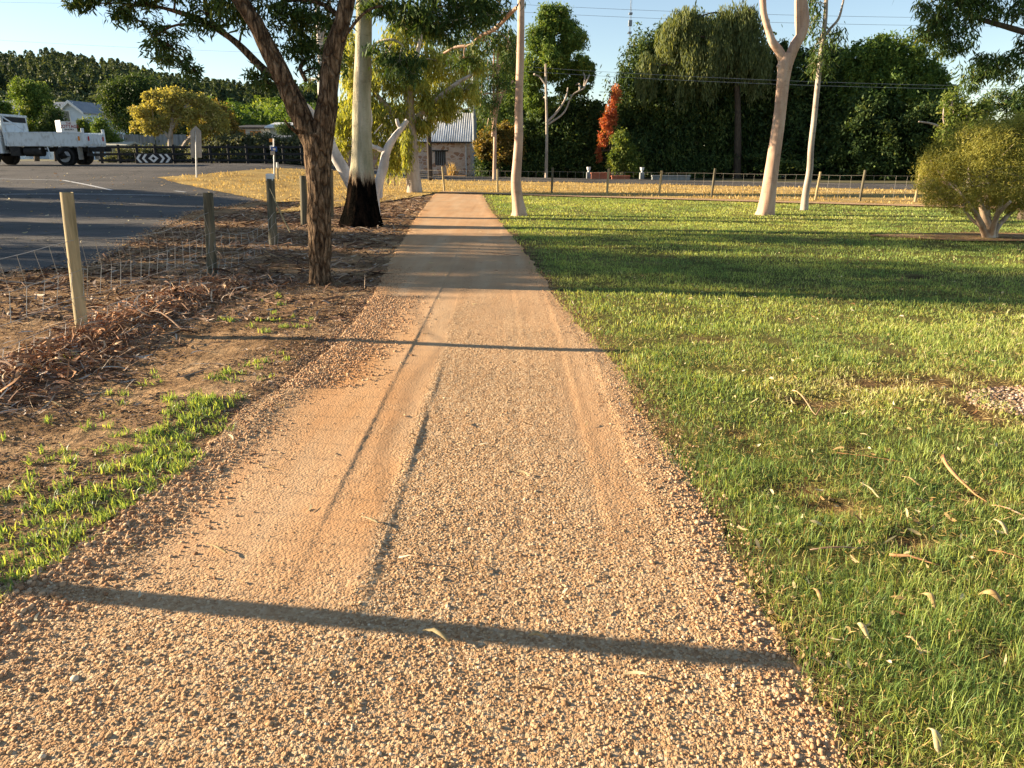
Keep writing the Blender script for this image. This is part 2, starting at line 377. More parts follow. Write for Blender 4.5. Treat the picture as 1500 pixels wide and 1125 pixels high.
def smooth_bark(name, a, b, c, burnt=None):
    m, nt, out = new_mat(name)
    v = mapping(nt, (1, 1, 0.22), 'obj'); v2 = mapping(nt, (1, 1, 1), 'obj')
    n1 = noise_t(nt, v, 4.5, 5, 0.55); n2 = noise_t(nt, v2, 40, 4, 0.6)
    col = ramp(nt, n1, [(0.33, a), (0.5, b), (0.66, c)])
    col = mixc(nt, 0.35, col, ramp(nt, n2, [(0.3, (0.75, 0.73, 0.7)), (0.6, (1.1, 1.1, 1.1))]), 'MULTIPLY')
    st = noise_t(nt, mapping(nt, (1.2, 1.2, 2.6), 'obj'), 2.2, 6, 0.7)
    col = mixc(nt, ramp(nt, st, [(0.55, (0, 0, 0)), (0.66, (0.55, 0.55, 0.55))]), col, (a[0] * .62, a[1] * .6, a[2] * .6))
    sp = noise_t(nt, mapping(nt, (1, 1, 4.5), 'obj'), 11, 3, 0.6)
    col = mixc(nt, ramp(nt, sp, [(0.66, (0, 0, 0)), (0.72, (0.6, 0.6, 0.6))]), col, (0.10, 0.07, 0.05))
    h = math_n(nt, 'ADD', n1, math_n(nt, 'MULTIPLY', n2, 0.25))
    rough = 0.75
    if burnt:
        sep = N(nt, 'ShaderNodeSeparateXYZ'); nt.links.new(v2, sep.inputs[0])
        v3 = mapping(nt, (1, 1, 0.12), 'obj'); n3 = noise_t(nt, v3, 9, 4, 0.7)
        e = math_n(nt, 'SUBTRACT', math_n(nt, 'ADD', burnt - 0.5, math_n(nt, 'MULTIPLY', n3, 1.0)), sep.outputs[2])
        f = ramp(nt, math_n(nt, 'ADD', math_n(nt, 'MULTIPLY', e, 2.4), 0.5), [(0.35, (0, 0, 0)), (0.65, (1, 1, 1))])
        e2 = math_n(nt, 'ADD', math_n(nt, 'MULTIPLY', e, 1.6), 0.75)
        f2 = ramp(nt, e2, [(0.3, (0, 0, 0)), (0.8, (1, 1, 1))])
        col = mixc(nt, f2, col, mixc(nt, n2, (0.12, 0.06, 0.03), (0.4, 0.27, 0.17)))
        ch = ramp(nt, n2, [(0.4, (0.0015, 0.0015, 0.0015)), (0.8, (0.012, 0.010, 0.008))])
        ch = mixc(nt, ramp(nt, noise_t(nt, v, 7, 5, .7), [(0.5, (0, 0, 0)), (0.72, (0.75, 0.75, 0.75))]), ch, (0.035, 0.020, 0.013))
        col = mixc(nt, f, col, ch)
        h = math_n(nt, 'ADD', h, math_n(nt, 'MULTIPLY', noise_t(nt, v, 30, 5, 0.7), math_n(nt, 'MULTIPLY', f, 1.2)))
    bsdf(nt, out, col, rough if not burnt else 1.0, h, 0.6 if not burnt else 1.0, 0.02 if not burnt else .05, 0.15 if not burnt else 0.0); return m
M['gum_burnt'] = smooth_bark('pale_gum_bark_with_charred_base', (0.27, 0.25, 0.16), (0.42, 0.37, 0.26), (0.56, 0.48, 0.35), burnt=0.98)
M['gum_white'] = smooth_bark('white_gum_bark', (0.38, 0.34, 0.31), (0.58, 0.53, 0.49), (0.68, 0.62, 0.57))
M['gum_pink'] = smooth_bark('pink_gum_bark', (0.38, 0.24, 0.17), (0.52, 0.34, 0.24), (0.58, 0.43, 0.33))
M['gum_grey'] = smooth_bark('grey_gum_bark', (0.26, 0.21, 0.17), (0.40, 0.33, 0.27), (0.5, 0.43, 0.36))
M['paper_bark'] = smooth_bark('papery_bark', (0.26, 0.18, 0.12), (0.44, 0.33, 0.23), (0.55, 0.44, 0.33))
M['dark_bark'] = mat_noise('dark_bark', (0.04, 0.03, 0.022), (0.12, 0.09, 0.065), 12, 0.9, 0.8, 0.03, sc=(1, 1, .3))
def wood(name, a, b, c):
    return mat_noise(name, a, b, 22, 0.85, 0.8, 0.006, c3=c, sc=(1, 1, 0.06))
M['post_pale'] = wood('weathered_pine', (0.16, 0.13, 0.07), (0.34, 0.27, 0.15), (0.48, 0.38, 0.22))
M['post_dark'] = wood('mossy_pine', (0.045, 0.042, 0.030), (0.11, 0.098, 0.066), (0.22, 0.18, 0.12))
M['pole_dark'] = wood('tarred_pole', (0.02, 0.016, 0.014), (0.05, 0.04, 0.035), (0.09, 0.075, 0.06))
M['pole_grey'] = mat_noise('grey_pole', (0.20, 0.22, 0.23), (0.34, 0.36, 0.37), 6, 0.6)
M['wire'] = mat_noise('galvanised_wire', (0.30, 0.27, 0.23), (0.50, 0.46, 0.40), 30, 0.45, 0.2, metal=0.5, spec=0.5)
M['cable'] = mat_noise('cable', (0.16, 0.18, 0.21), (0.26, 0.29, 0.33), 3, 0.6)
M['black_paint'] = mat_noise('black_paint', (0.012, 0.012, 0.013), (0.03, 0.03, 0.032), 8, 0.6)
M['white_paint'] = mat_noise('white_paint', (0.62, 0.62, 0.60), (0.78, 0.78, 0.77), 6, 0.6, 0.15)
M['truck_white'] = mat_noise('worn_white_truck_paint', (0.40, 0.40, 0.38), (0.66, 0.70, 0.71), 5, 0.5, 0.1, c3=(0.72, 0.76, 0.78), sc=(1, 1, .5), spec=0.35)
M['rubber'] = mat_noise('rubber', (0.014, 0.014, 0.015), (0.035, 0.034, 0.033), 12, 0.85)
M['chassis'] = mat_noise('chassis', (0.015, 0.015, 0.016), (0.05, 0.045, 0.04), 6, 0.7)
M['rim'] = mat_noise('steel_rim', (0.25, 0.25, 0.26), (0.45, 0.45, 0.46), 6, 0.5, metal=0.3)
M['red_lens'] = mat_noise('red_lens', (0.45, 0.02, 0.015), (0.6, 0.05, 0.02), 6, 0.3)
M['orange_lens'] = mat_noise('orange_lens', (0.6, 0.2, 0.02), (0.7, 0.28, 0.03), 6, 0.3)
M['glass'] = mat_noise('dark_glass', (0.015, 0.02, 0.025), (0.04, 0.05, 0.06), 2, 0.12, 0.0, spec=0.6)
M['sign_back'] = mat_noise('bare_aluminium_sign_back', (0.30, 0.27, 0.24), (0.40, 0.37, 0.33), 5, 0.5, 0.1, metal=0.2)
M['galv'] = mat_noise('galvanised_steel', (0.40, 0.41, 0.42), (0.56, 0.57, 0.58), 10, 0.5, 0.1, metal=0.3)
M['red_text'] = mat_noise('maroon_lettering', (0.22, 0.01, 0.02), (0.3, 0.02, 0.03), 5, 0.6)
M['dark_text'] = mat_noise('dark_lettering', (0.02, 0.02, 0.02), (0.05, 0.05, 0.04), 5, 0.6)
M['blue_sign'] = mat_noise('blue_sign_face', (0.02, 0.07, 0.30), (0.03, 0.10, 0.38), 5, 0.5)
M['cream_wall'] = mat_noise('cream_render', (0.42, 0.40, 0.30), (0.55, 0.52, 0.42), 2, 0.85)
M['blue_wall'] = mat_noise('pale_blue_weatherboard', (0.46, 0.54, 0.62), (0.56, 0.64, 0.72), 2, 0.8)
M['orange_panel'] = mat_noise('orange_painted_panel', (0.42, 0.17, 0.05), (0.60, 0.28, 0.08), 1.2, 0.8)
M['roof_grey'] = mat_noise('grey_roof', (0.16, 0.18, 0.21), (0.25, 0.27, 0.30), 2, 0.6)
M['roof_pink'] = mat_noise('faded_pink_roof', (0.42, 0.34, 0.32), (0.52, 0.43, 0.40), 2, 0.7)
M['dark_trim'] = mat_noise('dark_trim', (0.03, 0.025, 0.02), (0.07, 0.06, 0.05), 4, 0.7)
M['old_fence'] = mat_noise('weathered_sheet_fence', (0.14, 0.15, 0.15), (0.32, 0.33, 0.32), 1.6, 0.7, sc=(3, 3, .4), coord='pos')
M['red_brick'] = mat_noise('red_brick', (0.28, 0.09, 0.05), (0.42, 0.16, 0.09), 6, 0.9)
M['concrete'] = mat_noise('concrete', (0.38, 0.35, 0.30), (0.5, 0.46, 0.40), 3, 0.9, coord='pos')
def stone_wall_mat(name, lo, mid, hi, mortar):
    m, nt, out = new_mat(name)
    v = mapping(nt, (1, 1, 1.5), 'pos')
    a = vor(nt, v, 3.0); e = vor(nt, v, 3.0, 'DISTANCE_TO_EDGE'); n = noise_t(nt, v, 9, 5, .7)
    sep = N(nt, 'ShaderNodeSeparateColor'); nt.links.new(a.outputs['Color'], sep.inputs[0])
    c = ramp(nt, sep.outputs[0], [(0.1, lo), (0.45, mid), (0.8, mid), (1, hi)])
    c = mixc(nt, 0.6, c, ramp(nt, n, [(0.3, (0.7, 0.68, 0.65)), (0.7, (1.2, 1.2, 1.2))]), 'MULTIPLY')
    f = ramp(nt, e.outputs['Distance'], [(0.04, (1, 1, 1)), (0.12, (0, 0, 0))])
    c = mixc(nt, f, c, mortar)
    bsdf(nt, out, c, 0.92, e.outputs['Distance'], 0.6, 0.05, 0.05); return m
M['stone_wall'] = stone_wall_mat('rough_sandstone', (0.44, 0.25, 0.16), (0.64, 0.47, 0.36), (0.72, 0.56, 0.45), (0.68, 0.55, 0.45))
M['brick_wall'] = stone_wall_mat('reddish_sandstone', (0.48, 0.25, 0.17), (0.58, 0.34, 0.24), (0.62, 0.41, 0.31), (0.58, 0.42, 0.31))
def iron_mat():
    m, nt, out = new_mat('corrugated_iron')
    v = mapping(nt, (1, 0.3, 0.3), 'pos'); n = noise_t(nt, v, 3.5, 4, 0.6)
    c = ramp(nt, n, [(0.3, (0.42, 0.43, 0.43)), (0.52, (0.58, 0.59, 0.60)), (0.72, (0.72, 0.73, 0.74))])
    bsdf(nt, out, c, 0.45, n, 0.1, 0.01, 0.3, 0.0); return m
M['iron'] = iron_mat()
# ------------------------------------------------------------------ path edges
YR = [-3, 1.62, 2.13, 2.93, 3.51, 4.08, 4.71, 5.52, 6.27, 6.93, 8.71, 11.25, 15.07, 21.27, 29.9, 34]
XR = [.92, .91, .94, .90, .88, .84, .82, .82, .77, .65, .48, .31, 0., -.57, -1.15, -1.5]
YL = [-3, 1.6, 2.5, 3.2, 3.7, 4.57, 5.17, 6.15, 7.22, 9.7, 12.4, 19, 27.7, 34]
XL = [-2.15, -2.05, -1.93, -1.78, -1.74, -1.72, -1.6, -1.52, -1.55, -1.69, -1.93, -2.39, -2.9, -3.2]
def edgeR(y): return np.interp(y, YR, XR) + 0.055 * fbm(y, y * 0 + 3, 1.6, 5) + 0.02 * gnoise(y, y * 0, 9, 9)
def edgeL(y): return np.interp(y, YL, XL) + 0.04 * fbm(y, y * 0 + 9, 1.8, 15) + 0.02 * gnoise(y, y * 0, 8, 19)
def strip(name, ys, fl, fr, ts, zf, mat, attrf=None, kind='structure'):
    Y, T = np.meshgrid(ys, ts, indexing='ij')
    L = fl(Y); Rr = fr(Y)
    X = L + (Rr - L) * T
    Z = zf(X, Y, T)
    V = np.stack([X, Y, Z], -1).reshape(-1, 3)
    a, b = Y.shape
    i = np.arange(a * b).reshape(a, b)
    Fq = np.stack([i[:-1, :-1], i[:-1, 1:], i[1:, 1:], i[1:, :-1]], -1).reshape(-1, 4)
    at = {k: f(X, Y, T).ravel() for k, f in attrf.items()} if attrf else None
    o = mesh_np(name, V, Fq, mat, attr=at, smooth=True); tag(o, kind=kind); return o
def graded(y0, y1, s0, grow, smax=1.0):
    o = [y0]; s = s0
    while o[-1] < y1: o.append(o[-1] + s); s = min(s * grow, smax)
    o[-1] = y1; return np.array(o)
ysn = np.concatenate([np.arange(-3, 1.2, 0.15), graded(1.2, 32.5, 0.011, 1.0042, 0.25)])
RUTA, RUTB = -0.86, -0.545
def rutA(y): return RUTA + 0.006 * fbm(y, y * 0, 1.2, 31) + 0.002 * gnoise(y, y * 0, 6, 33) - 0.05 * sm((np.asarray(y) - 9) / 14) * 6
def rutB(y): return RUTB + 0.007 * fbm(y, y * 0 + 5, 1.1, 41) + 0.003 * gnoise(y, y * 0 + 4, 7, 43) - 0.04 * sm((np.asarray(y) - 6) / 14) * 6
def dustmask(x, y):
    """1 = packed orange fines, 0 = loose stone"""
    n = fbm(x, y * 0.4, 1.6, 51, 4); n2 = fbm(x, y, 5, 61, 3)
    a = sm((rutB(y) - x) / 0.08) * sm((x + 1.55) / 0.15) * sm((y - 1.9) / 1.0)          # left wheel track
    b = np.exp(-((x - 0.50) / 0.17) ** 2) * sm((y - 2.0) / 1.2)                         # right track
    c = 0.75 * sm((y - 5.0) / 4) + 0.25 * sm((y - 8) / 4)                               # far part is packed
    d = np.maximum(np.maximum(a * 1.05, b * 0.6), c) + 0.40 * n + 0.25 * n2
    return np.clip(d, 0.03, 0.97)
def path_z(X, Y, T):
    wL = X - edgeL(Y); wR = edgeR(Y) - X
    near = 1 - sm((Y - 9) / 8)
    z = 0.006 + 0.006 * fbm(X, Y * 0.5, 1.0, 71, 3)
    z = z + near * 0.0035 * fbm(X, Y, 22, 72, 3) * (1 - dustmask(X, Y) * 0.7)
    # graded edges of the packed strips: a sharp drop towards the sunless side
    ampB = (0.0092 * sm((Y - 2.0) / .7) * (1 - sm((Y - 4.8) / 1.2)) + 0.0006) * (0.75 + 0.4 * gnoise(Y, Y * 0, 1.5, 3))
    ampA = (0.0050 * sm((Y - 2.2) / .8) * (1 - sm((Y - 11) / 4)) + 0.0008) * (0.8 + 0.5 * gnoise(Y, Y * 0, 2.1, 13))
    dA = rutA(Y) - X; dB = rutB(Y) - X
    z = z + ampB * (np.exp(-np.clip(dB, 0, 9) / 0.20) * (dB > 0) + (dB <= 0) * np.exp(-np.clip(-dB, 0, 9) / 0.012))
    z = z + ampA * (np.exp(-np.clip(dA, 0, 9) / 0.14) * (dA > 0) + (dA <= 0) * np.exp(-np.clip(-dA, 0, 9) / 0.010))
    for xr, a_ in ((0.05, 0.0008), (0.40, 0.0012), (0.62, 0.0014)):
        xx = xr - 0.05 * sm((Y - 6) / 10) * 6
        z = z - a_ * np.exp(-((X - xx) / 0.03) ** 2) + a_ * 1.2 * np.exp(-((X - xx - 0.05) / 0.03) ** 2)
    # berms of loose stone along both edges
    bl = 0.009 * (1 - sm((Y - 12) / 10)) * (0.7 + 0.5 * gnoise(Y, Y * 0, 2.3, 23))
    br = 0.006 * (0.6 + 0.6 * gnoise(Y, Y * 0, 1.7, 25))
    z = z + bl * np.exp(-((wL - 0.13) / 0.11) ** 2) + br * np.exp(-((wR - 0.12) / 0.12) ** 2)
    z = z - 0.03 * (1 - sm((wL + .05) / 0.05)) - 0.03 * (1 - sm((wR + .05) / 0.05))
    return z + terr(X, Y)
strip('path', ysn, lambda y: edgeL(y) - 0.05, lambda y: edgeR(y) + 0.05, np.linspace(0, 1, 250), path_z, M['path'], {'dust': lambda X, Y, T: dustmask(X, Y), 'orange': lambda X, Y, T: np.clip(sm((rutB(Y) - X) / 0.1) * sm((Y - 2.2) / 1.2) * (1 - sm((Y - 5.5) / 2.5)) * (0.55 + 0.9 * fbm(X, Y * .5, 1.7, 66, 3)) + 0.35 * sm((X - 0.35) / .1) * (1 - sm((Y - 4) / 3)) + 0.35 * (1 - sm((X - edgeL(Y)) / .3)) + 0.4 * (1 - sm((edgeR(Y) - X) / .2)), 0, 1)})
ysv = np.concatenate([np.arange(-3, 1.5, 0.2), graded(1.5, 58, 0.035, 1.010, 1.0)])
def verge_z(X, Y, T):
    fade = (1 - sm((Y - 8.5) / 1.5)) * sm((edgeL(Y) - X) / 0.12)
    z = fade * (0.025 * fbm(X, Y, 1.4, 81, 5) + 0.012 * fbm(X, Y, 9, 86, 3))
    hump = 0.03 * np.exp(-((X + 3.75 + 0.15 * np.sin(Y * 1.3)) / 0.45) ** 2) * (1 - sm((Y - 8) / 2)) * sm((Y - 2.5) / 2)
    return z + hump + terr(X, Y)
tv = 1 - np.concatenate([np.linspace(0, 0.36, 120), np.linspace(0.37, 1, 60) ** 1.0])
strip('verge', ysv, lambda y: np.minimum(-13 - 0 * y, edgeL(y)), lambda y: edgeL(y) + 0.0, tv[::-1], verge_z, M['soil'])
# lawn: one sheet right of the path
ysl = np.concatenate([np.arange(-3, 1.5, 0.25), graded(1.5, 31, 0.05, 1.02, 0.8)])
tl = np.concatenate([np.linspace(0, 0.12, 110), np.linspace(0.123, 1, 90)])
def bare(x, y):
    """bare patches in the lawn"""
    s = 0
    for cx, cy, rx, ry in BARE:
        s = np.maximum(s, np.exp(-(((x - cx) / rx) ** 2 + ((y - cy) / ry) ** 2)))
    return s
_b = [(1190, 590, 90, 14), (1150, 720, 110, 20), (1215, 745, 90, 20), (1440, 735, 60, 12), (1300, 560, 160, 10), (1490, 590, 110, 60), (1420, 600, 60, 30), (1330, 800, 60, 12), (1340, 408, 60, 5), (1250, 660, 40, 8),
      (1040, 500, 60, 6), (1100, 665, 40, 10), (1080, 640, 30, 10), (1370, 560, 60, 14), (1195, 352, 20, 4), (1440, 960, 60, 18), (1460, 345, 110, 6)]
BARE = []
for a, b, c, d in _b:
    g0 = G(a, b); g1 = G(a + c, b); g2 = G(a, b - d); BARE.append((g0.x, g0.y, abs(g1.x - g0.x) * .6, max(abs(g2.y - g0.y) * .8, 0.07)))
def lawn_z(X, Y, T):
    f = (1 - sm((Y - 14) / 8))
    z = f * (0.02 * fbm(X, Y, 0.9, 91, 4) + 0.008 * fbm(X, Y, 7, 95, 3)) * sm((X - edgeR(Y)) / 0.3)
    return z - 0.03 * np.clip(bare(X, Y), 0, 1) * f + 0.006
strip('lawn', ysl, lambda y: edgeR(y) + 0.0, lambda y: 62 + 0 * y, tl, lawn_z, M['lawn'], {'bare': lambda X, Y, T: np.clip(bare(X, Y) * (1.3 + 0.9 * fbm(X, Y, 3, 77, 3)) + 0.25 * fbm(X, Y, 1.6, 78, 4) + (1 - sm((X - edgeR(Y)) / 0.28)) * 0.9, 0, 1)})
# bare ground wherever the lawn is worn away (same relief, 5 mm proud)
def poly_sheet(name, poly, zoff, mat, step=1.0, jag=0.0, kind='structure', dens=0.5, seed=1):
    pts = []
    n = len(poly)
    for i in range(n):
        a = Vector(poly[i]); b = Vector(poly[(i + 1) % n]); L = (b - a).length; k = max(1, int(L / dens))
        for j in range(k):
            q = a.lerp(b, j / k)
            q = q + Vector((mnoise.noise((q.x * 1.3, q.y * 1.3, seed)), mnoise.noise((q.x * 1.3, q.y * 1.3, seed + 9)))) * jag
            pts.append(q)
    nb = len(pts); edges = [(i, (i + 1) % nb) for i in range(nb)]
    xs = [p.x for p in pts]; ys = [p.y for p in pts]
    y = min(ys)
    extra = []
    while y < max(ys):
        x = min(xs)
        while x < max(xs): extra.append(Vector((x + random.uniform(-.1, .1) * step, y + random.uniform(-.1, .1) * step))); x += step
        y += step
    vs, es, fs, *_ = delaunay_2d_cdt(pts + extra, edges, [list(range(nb))], 1, 1e-5)
    V = [(v.x, v.y, float(terr(v.x, v.y)) + zoff) for v in vs]
    me = bpy.data.meshes.new(name); me.from_pydata(V, [], [tuple(f) for f in fs]); me.update()
    me.polygons.foreach_set('use_smooth', [True] * len(me.polygons)); me.materials.append(mat)
    o = bpy.data.objects.new(name, me); COL.objects.link(o); tag(o, kind=kind)
    return o
def g2(px, py): q = G(px, py); return (q.x, q.y)
# base ground reaching the horizon
gx = np.concatenate([[-1500, -700, -300, -150], np.arange(-90, 91, 3.0), [150, 300, 700, 1500]])
gy = np.concatenate([[-60, -20, -8], np.arange(-2, 100, 3.0), [140, 200, 300, 500, 900, 2000]])
Yg, Xg = np.meshgrid(gy, gx, indexing='ij')
Zg = terr(Xg, Yg) - 0.09
ii = np.arange(Xg.size).reshape(Xg.shape)
tag(mesh_np('ground', np.stack([Xg, Yg, Zg], -1).reshape(-1, 3), np.stack([ii[:-1, :-1], ii[:-1, 1:], ii[1:, 1:], ii[1:, :-1]], -1).reshape(-1, 4), M['ground'], smooth=True), kind='structure')
# asphalt: car park left, road behind
car_poly = [g2(-330, 410), g2(0, 402), g2(133, 392), g2(205, 352), g2(283, 312), g2(340, 304), g2(398, 292), (-6.5, 26), (-9, 33), (-9.0, 40), (-7, 46), (-6, 53.5), (-20, 57), (-60, 57), (-60, 14)]
poly_sheet('car_park', car_poly, 0.022, M['asphalt'], 1.0, 0.12)
# road runs behind the far fence, from far left to near right
rd = [(-9, 55.5), (-3, 51.5), (5, 47), (17, 40.5), (40, 29), (90, 4), (90, -6), (40, 21.5), (17, 33.5), (5, 40), (-3, 44), (-9, 47.5)]
poly_sheet('road', rd, 0.027, M['asphalt'], 1.5, 0.08)
# dry grass: island by the car park and the strip between fence and road
dry = [g2(230, 261), g2(300, 257), (-12.5, 42), (-9, 47.2), (-3, 43.7), (5, 39.7), (17, 33.2), (40, 21.2), (80, -1), (80, -9), (40, 9.9), (20, 20.2), (12.3, 23.9), (5, 27.6), (1, 29.6), (-1.0, 31.0), (-2.9, 31.6), (-3.6, 27.5), (-4.6, 24), (-6.3, 20), (-6.6, 25), g2(400, 298), g2(330, 284), g2(262, 270)]
poly_sheet('dry_grass_ground', dry, 0.032, M['dry'], 1.0, 0.15)
cross = [(-2.95, 30.8), (-1.0, 29.8), (1.0, 28.7), (5, 26.6), (12.3, 22.8), (20, 18.8), (40, 8.5), (80, -12), (80, -10.6), (40, 9.7), (20, 19.9), (12.3, 23.75), (5, 27.5), (1, 29.5), (-1.2, 31), (-2.9, 32.2)]
poly_sheet('side_path', cross, 0.038, M['concrete'] if False else M['path'], 0.5, 0.10)
# gravel shoulder between the dry strip and the side path is left as worn lawn
bushring = [(9.17 + math.cos(a) * 2.0 * (1 + .2 * math.sin(3 * a)), 14.6 + math.sin(a) * 0.75) for a in np.linspace(0, 2 * PI, 28)[:-1]]
poly_sheet('bare_soil_ring', bushring, 0.03, M['soil'], 0.25, 0.06, dens=0.15)
# painted bay lines in the car park
def line_sheet(pts, w, name='bay_line'):
    mb = MB()
    for (a, b) in pts:
        A = G(*a); B = G(*b); d = (B - A); d.z = 0; d.normalize(); n = Vector((-d.y, d.x, 0)) * w / 2
        k = max(2, int((B - A).length / 1.0))
        for i in range(k):
            p = A.lerp(B, i / k); q = A.lerp(B, (i + 1) / k)
            vs = [p - n, q - n, q + n, p + n]
            mb.add([Vector((v.x, v.y, float(terr(v.x, v.y)) + 0.032)) for v in vs], [(0, 1, 2, 3)])
    return tag(mb.build(name, M['paint_line']), kind='structure')
line_sheet([((92, 266), (164, 281))], 0.12)
line_sheet([((0, 264), (92, 266))], 0.10)
line_sheet([((256, 281), (272, 283))], 0.12)
line_sheet([((0, 287), (250, 288))], 0.08)
print('ground done')
# ------------------------------------------------------------------ gravel stones
ph = (1 + 5 ** .5) / 2
ICO = np.array([(-1, ph, 0), (1, ph, 0), (-1, -ph, 0), (1, -ph, 0), (0, -1, ph), (0, 1, ph), (0, -1, -ph), (0, 1, -ph), (ph, 0, -1), (ph, 0, 1), (-ph, 0, -1), (-ph, 0, 1)]) / 1.902
ICOF = np.array([(0, 11, 5), (0, 5, 1), (0, 1, 7), (0, 7, 10), (0, 10, 11), (1, 5, 9), (5, 11, 4), (11, 10, 2), (10, 7, 6), (7, 1, 8), (3, 9, 4), (3, 4, 2), (3, 2, 6), (3, 6, 8), (3, 8, 9), (4, 9, 5), (2, 4, 11), (6, 2, 10), (8, 6, 7), (9, 8, 1)])
def stones(name, X, Y, Z, S, mat, label, cat, seed=0, flat=0.7, smooth=False):
    n = len(X); r = np.random.default_rng(seed)
    V = np.repeat(ICO[None], n, 0)
    V = V * (1 + r.normal(0, 0.17, (n, 12, 1))) * r.uniform(0.6, 1.25, (n, 1, 3)) * np.array([1, 1, flat])
    a = r.uniform(0, 2 * PI, n); ca, sa = np.cos(a)[:, None], np.sin(a)[:, None]
    x = V[..., 0] * ca - V[..., 1] * sa; y = V[..., 0] * sa + V[..., 1] * ca
    V = np.stack([x, y, V[..., 2]], -1) * S[:, None, None] + np.stack([X, Y, Z], -1)[:, None, :]
    Fq = (ICOF[None] + (np.arange(n) * 12)[:, None, None]).reshape(-1, 3)
    rn = np.repeat(r.random(n), 12)
    o = mesh_np(name, V.reshape(-1, 3), Fq, mat, attr={'rnd': rn}, smooth=smooth)
    return tag(o, label, cat, kind='stuff')
def scatter_path():
    r = np.random.default_rng(3)
    XS, YS, SS = [], [], []
    for y0, y1, dens, s0, s1 in ((1.35, 2.2, 9000, .0022, .0074), (2.2, 3.2, 8000, .0023, .0068), (3.2, 4.6, 5200, .0026, .0062), (4.6, 6.8, 2600, .003, .006), (6.8, 10, 900, .004, .0065)):
        A = (y1 - y0) * 3.1; n = int(A * dens)
        y = r.uniform(y0, y1, n); x = r.uniform(-2.1, 1.05, n)
        ok = (x > edgeL(y) - 0.04) & (x < edgeR(y) + 0.10)
        d = dustmask(x, y)
        cl = 0.5 + 0.5 * fbm(x, y, 6, 55, 3)
        ok &= r.random(n) < (1.08 - d * 1.02) * (0.35 + 1.0 * cl)
        q_ = rutB(y) - x; ok &= ~((q_ < 0.002) & (q_ > -0.030) & (y > 2.3) & (y < 5.3) & (r.random(n) < .85))
        x, y, d = x[ok], y[ok], d[ok]
        s = (s0 + (s1 - s0) * r.random(len(x)) ** 3.0) * (1 - 0.35 * d)
        s *= 1 + 0.8 * (r.random(len(x)) < 0.02)
        XS.append(x); YS.append(y); SS.append(s)
    X = np.concatenate(XS); Y = np.concatenate(YS); S = np.concatenate(SS)
    Z = path_z(X, Y, None) + S * 0.12
    return X, Y, Z, S
sx, sy, sz, ss = scatter_path(); print('path stones', len(sx))
stones('path_gravel', sx, sy, sz, ss, M['stone'], 'loose pinkish crushed gravel spread over the dirt path', 'gravel', 4)
def scatter_edge():
    r = np.random.default_rng(8); out = []
    n = 19000
    y = 1.3 + 9.5 * r.random(n) ** 1.3; off = r.normal(0.08, 0.20, n) + 0.15 * (1 - sm((y - 1.6) / 2)) * r.random(n)
    x = edgeL(y) + off; s = (0.0035 + 0.013 * r.random(n) ** 4.2) * (1 - 0.45 * sm((y - 2.6) / 3)) * (1 - 0.35 * np.clip(np.abs(off - .1) / .3, 0, 1))
    out.append((x, y, s))
    n = 8000
    y = 1.3 + 9.5 * r.random(n) ** 1.2; off = r.normal(0.04, 0.10, n)
    x = edgeR(y) - off; s = (0.003 + 0.009 * r.random(n) ** 4.0) * (1 - .4 * sm((y - 3) / 3))
    out.append((x, y, s))
    # shoulder spilling out at the left of the path, further on
    n = 6000
    y = r.uniform(5, 8.5, n); x = edgeL(y) + r.normal(0.15, .2, n); out.append((x, y, 0.005 + 0.007 * r.random(n) ** 2))
    X = np.concatenate([o[0] for o in out]); Y = np.concatenate([o[1] for o in out]); S = np.concatenate([o[2] for o in out])
    inside = (X > edgeL(Y)) & (X < edgeR(Y))
    Z = np.where(inside, path_z(X, Y, None), np.where(X < 0, verge_z(X, Y, None), lawn_z(X, Y, None))) + S * 0.3
    return X, Y, Z, S
ex, ey, ez, es_ = scatter_edge()
stones('edge_rubble', ex, ey, ez, es_, M['rubble'], 'coarse orange rubble heaped along both edges of the path', 'rubble', 5, 0.8)
# pale gravel patch at the right of the lawn
c0 = G(1500, 590); n = 2600
a = R.uniform(0, 2 * PI, n); q = np.sqrt(R.random(n)); px_ = c0.x + 0.25 + np.cos(a) * q * 0.62; py_ = c0.y - .02 + np.sin(a) * q * 0.36
stones('pale_gravel_patch', px_, py_, lawn_z(px_, py_, None) + 0.004, 0.007 + 0.012 * R.random(n) ** 2, M['pale_stone'], 'patch of pale stones in bare soil at the right of the lawn', 'stones', 6, 0.8)
dirtpoly = [(c0.x + 0.25 + math.cos(t) * 0.95, c0.y - 0.02 + math.sin(t) * 0.55) for t in np.linspace(0, 2 * PI, 30)[:-1]]
# crumbling edge of the car park
_e = [Vector(p) for p in car_poly[:7]]; kx, ky = [], []
for a_, b_ in zip(_e[:-1], _e[1:]):
    m_ = int((b_ - a_).length * 170); t_ = R.random(m_); kx.append(a_.x + (b_.x - a_.x) * t_ + R.normal(0, .16, m_)); ky.append(a_.y + (b_.y - a_.y) * t_ + R.normal(0, .16, m_))
kx = np.concatenate(kx); ky = np.concatenate(ky)
stones('shoulder_gravel', kx, ky, terr(kx, ky) + 0.022, 0.008 + 0.016 * R.random(len(kx)) ** 3, M['rubble'], 'loose stones along the crumbling edge of the asphalt car park', 'gravel', 12)
